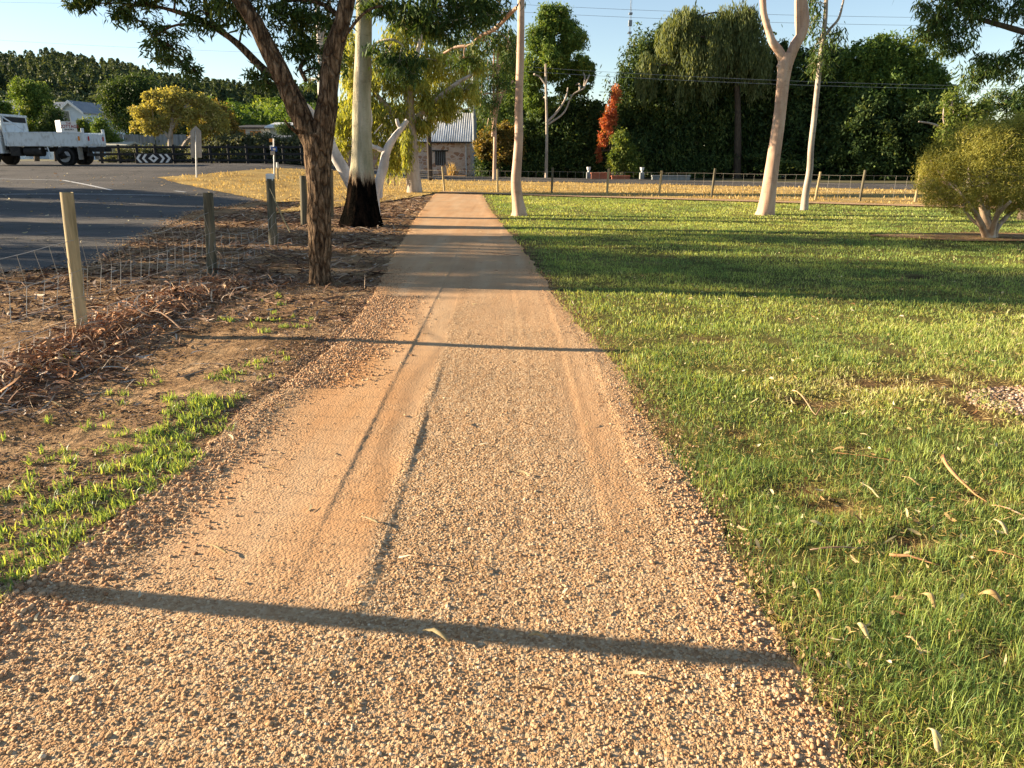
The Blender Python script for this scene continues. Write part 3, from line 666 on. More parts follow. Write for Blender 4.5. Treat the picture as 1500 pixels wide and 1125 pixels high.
# ------------------------------------------------------------------ grass blades
def blades(name, X, Y, Z, Hh, Wd, mat, label, cat, rnd, lean=0.5, seed=1, leanbias=(0, 0)):
    n = len(X); r = np.random.default_rng(seed)
    a = r.uniform(0, 2 * PI, n); dx, dy = np.cos(a), np.sin(a)               # width direction
    l = r.uniform(0, 2 * PI, n); k = np.abs(r.normal(0.25, lean, n)) * Hh
    lx, ly = np.cos(l) * k + leanbias[0] * Hh, np.sin(l) * k + leanbias[1] * Hh
    hz = np.sqrt(np.clip(Hh ** 2 - (k * 0.75) ** 2, (Hh * 0.25) ** 2, None))
    B = np.stack([X, Y, Z], -1)
    wv = np.stack([dx * Wd, dy * Wd, 0 * X], -1) * 0.5
    m = B + np.stack([lx * 0.35, ly * 0.35, hz * 0.62], -1)
    t = B + np.stack([lx, ly, hz], -1)
    V = np.stack([B - wv, B + wv, m + wv * .8, m - wv * .8, t], 1)
    i = (np.arange(n) * 5)[:, None]
    F3 = np.concatenate([i + np.array([[0, 1, 2]]), i + np.array([[0, 2, 3]]), i + np.array([[3, 2, 4]])], 0)
    o = mesh_np(name, V.reshape(-1, 3), F3, mat, attr={'rnd': np.repeat(rnd, 5)})
    return tag(o, label, cat, kind='stuff')
XS, YS, HS, WS = [], [], [], []
for y0, y1, xm, dens, hh, ww in ((1.2, 2.6, 2.4, 24000, .045, .0021), (2.6, 4.2, 3.6, 15000, .042, .0028), (4.2, 7, 5.8, 6500, .036, .0044), (7, 11, 9, 2600, .034, .0062), (11, 18, 14, 1150, .034, .0092), (18, 30, 22, 520, .036, .0135)):
    A = (y1 - y0) * xm; n = int(A * dens)
    y = R.uniform(y0, y1, n); x = -1.2 + R.uniform(0, xm + 1.2, n)
    e = edgeR(y); ok = x > e - 0.05 + 0.30 * R.random(n) ** 1.6 * (0.6 + 0.8 * R.random(n)) + 0.08 * fbm(x, y, 4, 44, 3)
    b = bare(x, y); nn = fbm(x, y, 2.2, 101, 4)
    ok &= (b * (1.1 + 1.3 * fbm(x, y, 7, 45, 3)) < 0.20 + 0.75 * R.random(n))
    ok &= R.random(n) < 0.86 + 1.2 * nn
    ok &= (y < 29.0 - 0.52 * x)
    x, y = x[ok], y[ok]
    XS.append(x); YS.append(y); HS.append(hh * (0.45 + 0.7 * R.random(len(x)) + 0.9 * R.random(len(x)) ** 6) * (1 + 0.6 * fbm(x, y, 2.6, 111, 4))); WS.append(ww * (0.7 + 0.6 * R.random(len(x))))
X = np.concatenate(XS); Y = np.concatenate(YS); Hb = np.concatenate(HS); Wb = np.concatenate(WS)
tone = 0.44 + 0.40 * fbm(X, Y, 0.8, 121, 4) + 0.22 * fbm(X, Y, 6, 122, 3) + 0.20 * R.normal(size=len(X)) * (1 - .5 * sm((Y - 5) / 5)) + 0.10 * sm((Y - 3.8) / 2.5) * (1 - .35 * sm((Y - 8) / 6)) + 0.35 * (R.random(len(X)) < 0.06 * (1 - .7 * sm((Y - 6) / 5))) + 0.30 * np.clip(bare(X, Y), 0, 1)
print('blades', len(X))
blades('lawn_grass', X, Y, lawn_z(X, Y, None) - 0.002, Hb, Wb, M['blade'], 'short green lawn grass with worn and yellowed patches', 'grass', np.clip(tone, 0, 1), 1.2, 5)
# dead thatch lying between the blades
n = 42000
y = 1.2 + 8 * R.random(n) ** 1.2; x = edgeR(y) - .03 + (y * .75 + .4) * R.random(n); ok = (R.random(n) < .45 + 1.2 * fbm(x, y, 1.3, 150, 4) + .5 * bare(x, y)); tx_, ty_ = x[ok], y[ok]
# tufts left of the path
tx, ty = [], []
cl = []
for px, py, rx, n in ((60, 830, .22, 900), (40, 800, .3, 900), (120, 770, .25, 1000), (190, 720, .22, 1400), (240, 680, .2, 1400), (285, 620, .18, 1300), (310, 595, .12, 900), (230, 650, .2, 800), (150, 700, .25, 500), (60, 760, .25, 500),
                      (60, 690, .25, 220), (20, 720, .25, 250), (110, 640, .25, 200), (40, 630, .2, 80), (170, 575, .1, 120), (215, 555, .15, 50), (330, 555, .15, 260), (350, 530, .18, 120), (380, 540, .2, 80), (20, 860, .2, 700), (100, 835, .12, 500),
                      (395, 475, .3, 160), (430, 482, .35, 260), (455, 463, .4, 260), (395, 440, .3, 70), (100, 530, .12, 120), (65, 545, .08, 40), (380, 560, .12, 60), (260, 590, .12, 200)):
    g = G(px, py); k = int(n * .62); nc = max(3, n // 35)
    ccx = g.x + R.normal(0, rx * .8, nc); ccy = g.y + R.normal(0, rx * .8, nc); idx = R.integers(0, nc, k)
    tx.append(ccx[idx] + R.normal(0, .022, k)); ty.append(ccy[idx] + R.normal(0, .022, k))
tx = np.concatenate(tx); ty = np.concatenate(ty); ok = tx < edgeL(ty) + 0.05; tx, ty = tx[ok], ty[ok]
blades('verge_tufts', tx, ty, verge_z(tx, ty, None) - 0.003, 0.042 * (0.5 + R.random(len(tx))), 0.0032 + 0.0008 * ty, M['blade'], 'scattered tufts of green grass in the soil left of the path', 'grass', np.clip(0.36 + 0.2 * R.normal(size=len(tx)), 0, 1), 1.0, 8)
# dry grass of the far strip and island
n = 60000
pts_x = R.uniform(-22, 26, n); pts_y = R.uniform(19, 48, n)
def inpoly(x, y, poly):
    c = np.zeros(len(x), bool); m = len(poly)
    for i in range(m):
        x1, y1 = poly[i]; x2, y2 = poly[(i + 1) % m]
        if y1 == y2: continue
        k = ((y1 > y) != (y2 > y)) & (x < (x2 - x1) * (y - y1) / (y2 - y1) + x1); c ^= k
    return c
ok = inpoly(pts_x, pts_y, dry) & (R.random(n) < 0.55 + fbm(pts_x, pts_y, 0.7, 131, 3)); pts_x, pts_y = pts_x[ok], pts_y[ok]
blades('dry_grass', pts_x, pts_y, terr(pts_x, pts_y) + 0.02, 0.09 * (0.4 + R.random(len(pts_x))), 0.03 + 0 * pts_x, M['dryblade'], 'straw coloured dry grass beyond the fence and beside the car park', 'grass', np.clip(R.random(len(pts_x)) * .9 + .1 * fbm(pts_x, pts_y, .5, 5), 0, 1), 0.6, 9)
# ------------------------------------------------------------------ litter: bark strips, twigs, leaves
def ribbons(name, X, Y, Z, L, Wd, mat, label, cat, lift=0.3, curl=0.6, seed=1, parent=None, rnd=None, kind='stuff', seg=5):
    n = len(X); r = np.random.default_rng(seed)
    a = r.uniform(0, 2 * PI, n); bend = r.normal(0, curl, n); el = r.normal(0, lift, n); roll = r.normal(0, 0.7, n); vb = r.normal(0, lift, n)
    t = np.linspace(-0.5, 0.5, seg)
    ang = a[:, None] + bend[:, None] * t
    step = L[:, None] / (seg - 1)
    cx = np.cumsum(np.cos(ang) * step, 1); cy = np.cumsum(np.sin(ang) * step, 1)
    cx -= cx.mean(1, keepdims=True); cy -= cy.mean(1, keepdims=True)
    cz = el[:, None] * L[:, None] * t + vb[:, None] * L[:, None] * (t ** 2) * 2
    cz -= cz.min(1, keepdims=True)
    C = np.stack([X[:, None] + cx, Y[:, None] + cy, Z[:, None] + cz + 0.004], -1)
    nx = -np.sin(ang) * np.cos(roll)[:, None]; ny = np.cos(ang) * np.cos(roll)[:, None]; nz = np.sin(roll)[:, None] + 0 * ang
    prof = (1 - (2 * t) ** 4 * 0.75)
    Nn = np.stack([nx, ny, nz], -1) * (Wd[:, None, None] * 0.5 * prof[None, :, None])
    V = np.stack([C - Nn, C + Nn], 2).reshape(n, seg * 2, 3)
    f = np.array([[2 * k, 2 * k + 1, 2 * k + 3, 2 * k + 2] for k in range(seg - 1)])
    Fq = (f[None] + (np.arange(n) * seg * 2)[:, None, None]).reshape(-1, 4)
    if rnd is None: rnd = r.random(n)
    o = mesh_np(name, V.reshape(-1, 3), Fq, mat, attr={'rnd': np.repeat(rnd, seg * 2)}, parent=parent, smooth=True)
    if label: tag(o, label, cat, kind=kind)
    return o
ribbons('lawn_thatch', tx_, ty_, lawn_z(tx_, ty_, None) + 0.010 * R.random(len(tx_)), 0.02 + 0.04 * R.random(len(tx_)), 0.0018 + 0.0018 * R.random(len(tx_)), M['dryblade'], 'matted dead straw lying among the green lawn blades', 'thatch', 0.35, 1.0, 28, seg=3)
# thick litter in the shade under the gums
n = 22000
x = R.uniform(-7.5, -1.6, n); y = 7.2 + 21 * R.random(n) ** 1.3
ok = (x < edgeL(y) - 0.02) & ~inpoly(x, y, car_poly) & (R.random(n) < 0.35 + 0.5 * sm((y - 7.5) / 3) * sm((-1.5 - x) / 1.5) + 0.5 * fbm(x, y, .8, 77))
x, y = x[ok], y[ok]; L = 0.06 + 0.38 * R.random(len(x)) ** 3
ribbons('bark_litter', x, y, verge_z(x, y, None), L, 0.008 + 0.022 * R.random(len(x)) ** 2, M['litter'], 'fallen bark strips and twigs covering the ground under the gum trees', 'bark litter', 0.16, 0.9, 21)
# red bark pile along the wire fence
n = 3900
s = R.random(n); yy = 4.6 + 5.0 * s ** .9; xx = -3.72 + 0.23 * R.normal(size=n) + 0.15 * np.sin(yy * 1.4) + 0.12 * (yy > 7.4)
hh = 0.055 * np.exp(-((xx + 3.72) / 0.24) ** 2) * (0.35 + 0.65 * np.abs(np.sin(yy * 1.9 + 1))) * (1 - 0.5 * sm((yy - 7.6) / 2))
z0 = verge_z(xx, yy, None) + hh * R.random(n)
ribbons('bark_pile', xx, yy, z0, 0.03 + 0.20 * R.random(n) ** 2.2, 0.006 + 0.018 * R.random(n) ** 1.5, M['redbark'], 'sunlit heap of curled red bark caught along the wire fence', 'bark litter', 0.28, 2.4, 22, rnd=np.clip(R.random(n) * .8 + .35 * sm((yy - 6.2) / 1.2) * R.random(n), 0, 1))
n = 5200
yy = 4.3 + 5.6 * R.random(n); xx = -3.62 + 0.36 * R.normal(size=n) + 0.12 * np.sin(yy * 1.4)
hh = 0.05 * np.exp(-((xx + 3.72) / 0.24) ** 2)
ribbons('twig_litter', xx, yy, verge_z(xx, yy, None) + hh * R.random(n), 0.05 + 0.30 * R.random(n) ** 2.5, 0.004 + 0.012 * R.random(n) ** 2, M['litter'], 'straight twigs and grey bark slivers mixed through the bark heap at the fence', 'bark litter', 0.16, 0.5, 29, rnd=np.clip(R.random(n) * 1.1, 0, 1))
# small crumbs of leaf and bark over the bare verge
n = 70000
y = 1.8 + 8 * R.random(n) ** 1.1; x = edgeL(y) + 0.03 - 6 * R.random(n) ** 1.3
ok = R.random(n) < 0.35 + 1.1 * fbm(x, y, 2.0, 140, 4) + .25; x, y = x[ok], y[ok]; n = len(x)
ribbons('leaf_crumbs', x, y, verge_z(x, y, None), 0.012 + 0.05 * R.random(n) ** 2.5, 0.004 + 0.008 * R.random(n), M['litter'], 'fine leaf and bark crumbs strewn over the soil left of the path', 'leaf litter', 0.2, 0.8, 23, seg=3)
# pale dead gum leaves scattered on the lawn
n = 900
y = 2.0 + 15 * R.random(n) ** 1.3; x = edgeR(y) + (y * 0.72 - 0.2) * R.random(n)
ribbons('fallen_leaves', x, y, lawn_z(x, y, None) + 0.016, 0.02 + 0.04 * R.random(n), 0.006 + 0.009 * R.random(n), M['deadleaf'], 'small pale dead gum leaves scattered over the lawn', 'leaves', 0.3, 0.6, 24, rnd=R.random(n) ** .8 * .95)
n = 900
x = R.uniform(-20, -5, n); y = R.uniform(11, 34, n); ok = inpoly(x, y, car_poly); x, y = x[ok], y[ok]; n = len(x)
ribbons('car_park_leaves', x, y, terr(x, y) + 0.024, 0.04 + 0.10 * R.random(n) ** 2, 0.012 + 0.02 * R.random(n), M['deadleaf'], 'scattered dry leaves lying on the asphalt of the car park', 'leaves', 0.12, 0.9, 27)
n = 130
y = 1.7 + 14 * R.random(n) ** 1.3; x = edgeL(y) + (edgeR(y) - edgeL(y)) * R.random(n)
ribbons('path_leaves', x, y, path_z(x, y, None) + 0.004, 0.03 + 0.05 * R.random(n), 0.006 + 0.006 * R.random(n), M['deadleaf'], 'a few small dry leaves lying on the gravel path', 'leaves', 0.15, 0.9, 25)
# individual large fallen pieces: each is a thing of its own
def fallen(px0, py0, px1, py1, w, mat, name, label, cat, group, zf, up=0.03, seed=0, bend=0.1, leaf=False):
    A = G(px0, py0); B = G(px1, py1)
    za = float(zf(np.array([A.x]), np.array([A.y]), None)[0]); zb = float(zf(np.array([B.x]), np.array([B.y]), None)[0])
    A.z = za; B.z = zb; d = B - A; side = Vector((-d.y, d.x, 0)).normalized()
    n = 9; rr = random.Random(seed); V = []; bs = rr.choice((-1, 1)) * bend * (.45 if leaf else .8); w = w * (1.25 if leaf else .8)
    org = A.copy()
    for i in range(n):
        t = i / (n - 1)
        c = A + d * t + side * (bs * d.length * math.sin(PI * t)) + Vector((0, 0, 0.016 + up * math.sin(PI * min(1, t * 1.1)) + 0.004 * rr.random()))
        ww = w * (math.sin(PI * min(1, max(0.04, t))) ** 0.6 if leaf else (0.65 + 0.35 * rr.random()) * (1 - 0.4 * t)) * 0.5
        tilt = 0.5 * math.sin(3 * t + seed)
        s2 = side * math.cos(tilt) + Vector((0, 0, 1)) * math.sin(tilt)
        V += [c - s2 * ww - org, c + Vector((0, 0, ww * .5)) - org, c + s2 * ww - org]
    Fq = []
    for i in range(n - 1):
        Fq += [(3 * i, 3 * i + 1, 3 * i + 4, 3 * i + 3), (3 * i + 1, 3 * i + 2, 3 * i + 5, 3 * i + 4)]
    o = mesh_np(name, np.array([tuple(v) for v in V]), np.array(Fq), mat, attr={'rnd': np.clip(rr.uniform(.25, .8) + np.array([rr.uniform(-.22, .22) for _ in range(len(V))]), 0, 1)}, smooth=True)
    o.location = org; sol = o.modifiers.new('thickness', 'SOLIDIFY'); sol.thickness = 0.0015
    return tag(o, label, cat, group)
GL = 'bark strips and leaves fallen on the lawn'
fallen(1380, 675, 1445, 745, .03, M['redbark'], 'bark_strip', 'long curved reddish bark strip on the lawn below the pale gravel patch', 'bark', GL, lawn_z, .03, 1, .14)
fallen(1160, 578, 1195, 612, .022, M['redbark'], 'bark_strip', 'brown forked twig of bark on the small bare patch in mid lawn', 'bark', GL, lawn_z, .04, 2, .03)
fallen(1195, 612, 1210, 592, .014, M['litter'], 'twig', 'thin dark twig rising beside the forked bark on the bare patch', 'twig', GL, lawn_z, .03, 3, .03)
fallen(1225, 672, 1330, 690, .012, M['redbark'], 'bark_strip', 'thin straight orange bark sliver left of the long curved strip', 'bark', GL, lawn_z, .01, 4, .03)
fallen(1450, 755, 1500, 768, .018, M['redbark'], 'bark_strip', 'orange bark strip at the right edge of the lawn under the curved one', 'bark', GL, lawn_z, .01, 5, .03)
fallen(1185, 814, 1262, 818, .014, M['litter'], 'twig', 'dark straight twig lying in the grass near the path edge', 'twig', GL, lawn_z, .01, 6, .02)
fallen(1300, 826, 1375, 842, .02, M['redbark'], 'bark_strip', 'flat brown bark strip in the near lawn right of the dark twig', 'bark', GL, lawn_z, .012, 7, .04)
fallen(1445, 816, 1500, 830, .016, M['redbark'], 'bark_strip', 'pale orange bark strip at the right frame edge in the near lawn', 'bark', GL, lawn_z, .01, 8, .03)
fallen(1453, 773, 1474, 797, .022, M['deadleaf'], 'dead_leaf', 'big cream dead leaf standing out on the lawn near the right edge', 'leaf', GL, lawn_z, .015, 9, .08, True)
fallen(1320, 708, 1348, 722, .020, M['deadleaf'], 'dead_leaf', 'straight cream leaf left of the long curved bark strip', 'leaf', GL, lawn_z, .01, 10, .03, True)
fallen(1186, 870, 1203, 892, .014, M['deadleaf'], 'dead_leaf', 'curled cream leaf in the near grass closest to the path shadow', 'leaf', GL, lawn_z, .02, 11, .15, True)
fallen(1343, 884, 1368, 905, .017, M['deadleaf'], 'dead_leaf', 'arched pale leaf in the middle of the near lawn', 'leaf', GL, lawn_z, .03, 12, .15, True)
fallen(1430, 884, 1470, 898, .022, M['deadleaf'], 'dead_leaf', 'broad pale curled leaf near the right edge of the near lawn', 'leaf', GL, lawn_z, .03, 13, .05, True)
fallen(1255, 925, 1274, 952, .017, M['deadleaf'], 'dead_leaf', 'cream leaf curved like a crescent right of the shadow tip', 'leaf', GL, lawn_z, .02, 14, .15, True)
fallen(1322, 948, 1352, 967, .013, M['deadleaf'], 'dead_leaf', 'thin yellowish leaf right of the crescent shaped cream leaf', 'leaf', GL, lawn_z, .02, 15, .08, True)
fallen(1355, 1085, 1372, 1117, .024, M['deadleaf'], 'dead_leaf', 'crumpled grey leaf at the very bottom of the lawn', 'leaf', GL, lawn_z, .03, 16, .1, True)
fallen(1258, 720, 1288, 738, .010, M['deadleaf'], 'dead_leaf', 'slim tan leaf between the two bare patches in the lawn', 'leaf', GL, lawn_z, .01, 17, .03, True)
GP = 'leaves and bark fallen on the gravel path'
fallen(585, 828, 645, 838, .014, M['redbark'], 'bark_strip', 'reddish bark curl on the gravel just above the near post shadow', 'bark', GP, path_z, .02, 21, .03)
fallen(688, 832, 693, 848, .010, M['deadleaf'], 'dead_leaf', 'small upright yellow leaf right of the bark curl on the path', 'leaf', GP, path_z, .006, 22, .05, True)
fallen(304, 807, 335, 820, .012, M['deadleaf'], 'dead_leaf', 'yellowish leaf lying on the left wheel track of the path', 'leaf', GP, path_z, .005, 23, .05, True)
fallen(530, 766, 556, 777, .010, M['deadleaf'], 'dead_leaf', 'yellow green leaf between the two rut lines of the path', 'leaf', GP, path_z, .005, 24, .05, True)
fallen(620, 934, 660, 953, .012, M['deadleaf'], 'dead_leaf', 'tan leaf with a short stalk just below the near post shadow', 'leaf', GP, path_z, .02, 25, .05, True)
fallen(775, 940, 800, 945, .012, M['deadleaf'], 'dead_leaf', 'small pale leaf tucked under the near shadow right of centre', 'leaf', GP, path_z, .015, 26, .05, True)
fallen(915, 686, 958, 690, .016, M['redbark'], 'bark_strip', 'dark red leaf-like bark scrap by the right edge of the path', 'bark', GP, path_z, .02, 27, .05)
fallen(690, 372, 760, 378, .03, M['litter'], 'twig', 'long thin twig lying across the far shaded part of the path', 'twig', GP, path_z, .02, 28, .05)
GV = 'sticks fallen beside the wire fence'
fallen(215, 468, 272, 486, .035, M['litter'], 'stick', 'thick pale brown stick in the bark heap right of the near fence post', 'stick', GV, verge_z, .09, 31, .03)
fallen(385, 368, 420, 386, .03, M['deadleaf'], 'stick', 'pale broken stick on the litter below the leaning twig', 'stick', GV, verge_z, .02, 32, .03)
fallen(440, 468, 486, 485, .02, M['litter'], 'stick', 'thin curved stick beside the left edge of the path', 'stick', GV, verge_z, .02, 33, .06)
fallen(165, 478, 190, 520, .015, M['litter'], 'stick', 'thin pale twig hanging down the front of the bark heap', 'stick', GV, verge_z, .07, 34, .03)
fallen(70, 597, 92, 600, .045, M['deadleaf'], 'bark_piece', 'flat white piece of bark lying alone on the soil at left', 'bark', GV, verge_z, .01, 35, .03)
print('litter done')
# ------------------------------------------------------------------ trees
def foliage(blobs, n, size, aspect, droop, seed, sig=0.20, ncl=26, core=0.12, shell=0.55, weep=0.0, origin=Vector((0, 0, 0))):
    """blobs: (center Vector, rx, ry, rz). Returns leaf quads."""
    r = np.random.default_rng(seed)
    wts = np.array([(b[1] * b[2] + b[1] * b[3] + b[2] * b[3]) for b in blobs]); wts = wts / wts.sum()
    C, D, S, RN = [], [], [], []
    clumps = []
    for b, w in zip(blobs, wts):
        c = np.array(b[0]); rad = np.array(b[1:4]); k = max(4, int(ncl * (0.5 + w * len(blobs) * 0.5)))
        d = r.normal(size=(k, 3)); d /= np.linalg.norm(d, axis=1, keepdims=True)
        q = shell + (1 - shell) * r.random((k, 1)) ** 0.6
        cc = c + d * q * rad * (1 + .10 * r.normal(size=(k, 1)))
        clumps.append(cc)
        m = max(10, int(n * w)); idx = r.integers(0, k, m)
        csz = r.uniform(0.6, 1.35, k); ctone = r.normal(0, .14, k)
        p = cc[idx] + r.normal(size=(m, 3)) * (rad * sig) * csz[idx][:, None]
        if weep:
            p[:, 2] -= weep * r.random(m) ** 1.3 * rad[2]
        s = size * r.uniform(0.6, 1.35, m)
        rn = np.clip(0.5 + ctone[idx] + r.normal(0, .2, m), 0, 1)
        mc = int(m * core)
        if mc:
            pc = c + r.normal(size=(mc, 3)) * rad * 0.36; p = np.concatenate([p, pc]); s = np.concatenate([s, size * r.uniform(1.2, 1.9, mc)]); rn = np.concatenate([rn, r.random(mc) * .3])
        C.append(p); S.append(s); RN.append(rn)
    C = np.concatenate(C); S = np.concatenate(S); RN = np.concatenate(RN); m = len(C)
    D = r.normal(size=(m, 3)); D /= np.linalg.norm(D, axis=1, keepdims=True); D[:, 2] -= droop; D /= np.linalg.norm(D, axis=1, keepdims=True)
    A = r.normal(size=(m, 3)); Wv = np.cross(D, A); Wv /= np.linalg.norm(Wv, axis=1, keepdims=True) + 1e-9
    L = D * S[:, None]; Wd = Wv * (S * aspect * 0.5)[:, None]
    mid = C + L * 0.42
    V = np.stack([C, mid - Wd, C + L, mid + Wd], 1) - np.array(origin)
    Fq = np.arange(m * 4).reshape(m, 4)
    return V.reshape(-1, 3), Fq, np.repeat(RN, 4), clumps
def tree(name, label, cat, Y, trunk, blobs, leaf, bark, n, size, aspect=0.35, droop=0.4, seed=1, group=None, sides=12, wob=0.08, depth=1.0, twigs=True, rs=1.0,
         base=None, crown_name='crown', flute=0.0, twig_r=0.02, base_z=None, **kw):
    """trunk: list of limbs, each a list of (px, py, radius_px[, dY]); blobs: (px, py, rx_px, ry_px[, dY])."""
    t0 = trunk[0][0]
    o3 = W(t0[0], t0[1], Y)
    if base_z is None: base_z = float(terr(o3.x, o3.y))
    org = Vector((o3.x, o3.y, base_z))
    root = empty(name, org); tag(root, label, cat, group)
    mb = MB(org); sk = []; s = pxm(Y) / CP * 1.0
    for li, limb in enumerate(trunk):
        pts = []
        for q in limb:
            dY = q[3] if len(q) > 3 else 0
            p = W(q[0], q[1], Y + dY); pts.append((p, q[2] * pxm(Y + dY) * dscale(q[1]) * rs))
        if li == 0:
            pts[0] = (Vector((pts[0][0].x, pts[0][0].y, base_z - 0.12)), pts[0][1])
        hi = sides > 40 and li < 3
        sk += mb.tube(pts, sides if li < 3 else min(14, max(6, sides - 4)), wob, 14 if hi else 5, seed + li, flute=flute if li == 0 else 0, wscale=7.0 if hi else 3.0, stretch=.35 if hi else .25)
    B = []
    for b in blobs:
        dY = b[4] if len(b) > 4 else 0
        k = pxm(Y + dY) * dscale(b[1]); B.append((W(b[0], b[1], Y + dY), b[2] * k, (b[2] + b[3]) * 0.5 * k * depth, b[3] * k))
    V, Fq, rn, clumps = foliage(B, n, size, aspect, droop, seed, origin=org, **kw)
    if twigs:
        rr = random.Random(seed)
        for (c, *_), cl in zip(B, clumps):
            near = min(sk, key=lambda p: (p - c).length + 0.6 * max(0, p.z - c.z))
            L = (c - near).length
            if L > 1e-3:
                midp = near.lerp(c, .5) + Vector((rr.uniform(-.1, .1), rr.uniform(-.1, .1), rr.uniform(0, .18))) * L
                r0 = max(twig_r * 1.8, L * 0.012)
                mb.tube([(near, r0 * 1.3), (midp, r0), (c, r0 * .6)], 6, 0, 4, cap=False)
            for q in cl[:9]:
                q = Vector(q); mp = c.lerp(q, .5) + Vector((0, 0, .06 * (q - c).length))
                mb.tube([(c, twig_r), (mp, twig_r * .7), (q, twig_r * .35)], 4, 0, 2, cap=False)
    mb.build('trunk', bark, root, smooth=True)
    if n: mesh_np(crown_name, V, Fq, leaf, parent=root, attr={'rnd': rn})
    return root
GG = 'gum trees along the path'
# near rough barked gum
tree('gum_tree', 'near gum with rough brown bark, forked low over the litter beside the path', 'tree', 9.43,
     [[(469, 415, 19), (469, 395, 17), (468, 340, 17.5), (467, 270, 18), (466, 215, 22), (462, 196, 20)],
      [(464, 222, 17), (445, 178, 16.5), (422, 130, 15), (400, 85, 13.5), (376, 38, 12.5), (352, 0, 12), (325, -50, 11), (290, -120, 9)],
      [(468, 222, 17), (476, 175, 17), (482, 125, 15.5), (488, 75, 14), (502, 30, 13), (513, -20, 12), (522, -90, 10)],
      [(437, 168, 5), (410, 122, 5.2, .4), (380, 96, 6, .5), (350, 66, 5.5, .6), (318, 42, 5, .7), (285, 26, 4, .8), (255, 16, 3, .8), (225, 8, 2, .8)],
      [(318, 42, 4, .7), (306, 22, 3, .7), (300, 0, 3, .7)],
      [(282, 36, 2.5, .8), (262, 36, 2, .8), (240, 44, 1.5, .8), (225, 56, 1, .8)],
      [(350, 70, 1.6, .6), (353, 50, 1.5, .6), (359, 40, 1.2, .5)],
      [(448, 118, 3, .3), (440, 100, 3, .4), (447, 88, 2.6, .5), (462, 82, 2, .5)],
      [(502, 28, 4), (470, 5, 3.5, .3), (430, 0, 3, .3), (400, 8, 2, .3)],
      [(437, 195, 3.5), (425, 186, 2.2, -.2), (417, 176, 1.2, -.3)],
      [(490, 75, 2.5), (530, 22, 2.2, -.2), (560, 8, 1.8, -.2)]],
     [(150, -12, 40, 22, .8), (118, 4, 22, 12, .8), (200, 8, 34, 22, .8), (232, 72, 22, 20, .8), (250, 52, 26, 16, .9), (275, 90, 12, 22, .9), (288, 108, 9, 12, .9), (300, 20, 36, 24, .6), (345, 10, 40, 26, .3),
      (380, 110, 20, 12, .3), (392, 122, 11, 10, .2), (455, 30, 46, 22, .4), (420, 20, 34, 22, .3), (425, 58, 28, 24, .5), (450, 75, 24, 20, .5), (465, 100, 16, 12, .4), (500, -25, 60, 26, .3), (250, -40, 90, 30, .6), (400, -50, 90, 34, .5), (176, 20, 16, 10, .8)],
     M['leaf_euc'], M['rough_bark'], 17000, 0.095, 0.22, 0.75, 3, GG, rs=.93, sides=56, wob=0.15, twig_r=0.006, sig=.24, ncl=22, core=0.0, shell=.35, flute=0.05)
# big pale gum with charred base
tree('gum_tree', 'thick pale gum with a black charred base behind the rough barked tree', 'tree', 17.0,
     [[(530, 331, 34), (530, 318, 28), (530, 290, 22.5), (530, 262, 19), (530, 240, 16), (530, 200, 14.2), (530, 150, 13.2), (532, 90, 12.4), (533, 30, 11.6), (534, -60, 10.5), (540, -160, 8)],
      [(538, 12, 4), (552, 6, 4), (575, 26, 3.6), (596, 40, 3, -.3), (610, 40, 2, -.3)],
      [(541, 75, 2.5), (553, 62, 2, -.2), (575, 58, 1.8, -.3), (590, 66, 1.2, -.3)],
      [(535, -60, 6), (575, -95, 5), (620, -105, 3)], [(535, -60, 6), (500, -120, 5), (470, -150, 3)]],
     [(640, 18, 46, 30, -.5), (600, 22, 36, 22, -.5), (690, 14, 40, 24, -.5), (650, 48, 26, 12, -.5), (585, 90, 34, 24, -.4), (560, 74, 20, 14, -.4), (600, 110, 16, 10, -.4), (555, 4, 34, 16, -.4), (716, 22, 14, 14, -.5), (660, -40, 90, 40, -.5), (560, -140, 110, 50), (430, -120, 70, 40)],
     M['leaf_euc'], M['gum_burnt'], 15000, 0.17, 0.2, 1.1, 5, GG, sides=36, wob=0.06, twig_r=0.008, ncl=24, core=0.03, shell=.4, sig=.22, flute=0.17)
# white mallee stems behind it
tree('gum_tree', 'white barked gum with broken dead limbs leaning out behind the charred trunk', 'tree', 19.5,
     [[(553, 322, 8), (550, 300, 9), (552, 278, 9), (561, 247, 9.5), (566, 222, 8.5), (577, 202, 6.5), (588, 188, 5.5), (597, 176, 4.5)],
      [(588, 190, 4), (583, 182, 4), (581, 174, 3.2)],
      [(563, 222, 5), (553, 217, 4.5), (543, 212, 4), (541, 195, 3), (544, 178, 2.4), (543, 160, 1.6)],
      [(568, 228, 2.6), (567, 245, 2.6), (560, 268, 2.8), (558, 290, 3.5)],
      [(534, 322, 10), (528, 296, 11), (515, 270, 12.5), (504, 250, 12.5), (490, 225, 11.5), (478, 195, 9), (462, 172, 8), (447, 155, 7), (438, 148, 5)],
      [(478, 200, 7), (476, 165, 6.5), (470, 135, 6.5), (470, 90, 6), (467, 40, 6), (464, 0, 5.5), (460, -50, 5)],
      [(470, 60, 4), (480, 25, 4), (484, -10, 3.5), (490, -60, 3)],
      [(548, 196, 1.2), (556, 186, 1), (560, 182, .8)]],
     [(480, 55, 22, 20, 1), (455, 120, 10, 10, 1), (480, -70, 70, 40), (500, 90, 10, 14, 1)],
     M['leaf_euc'], M['gum_white'], 3500, 0.19, 0.2, 0.9, 7, GG, rs=.72, sides=18, wob=0.05, twig_r=0.008, ncl=24, core=0.0, sig=.25)
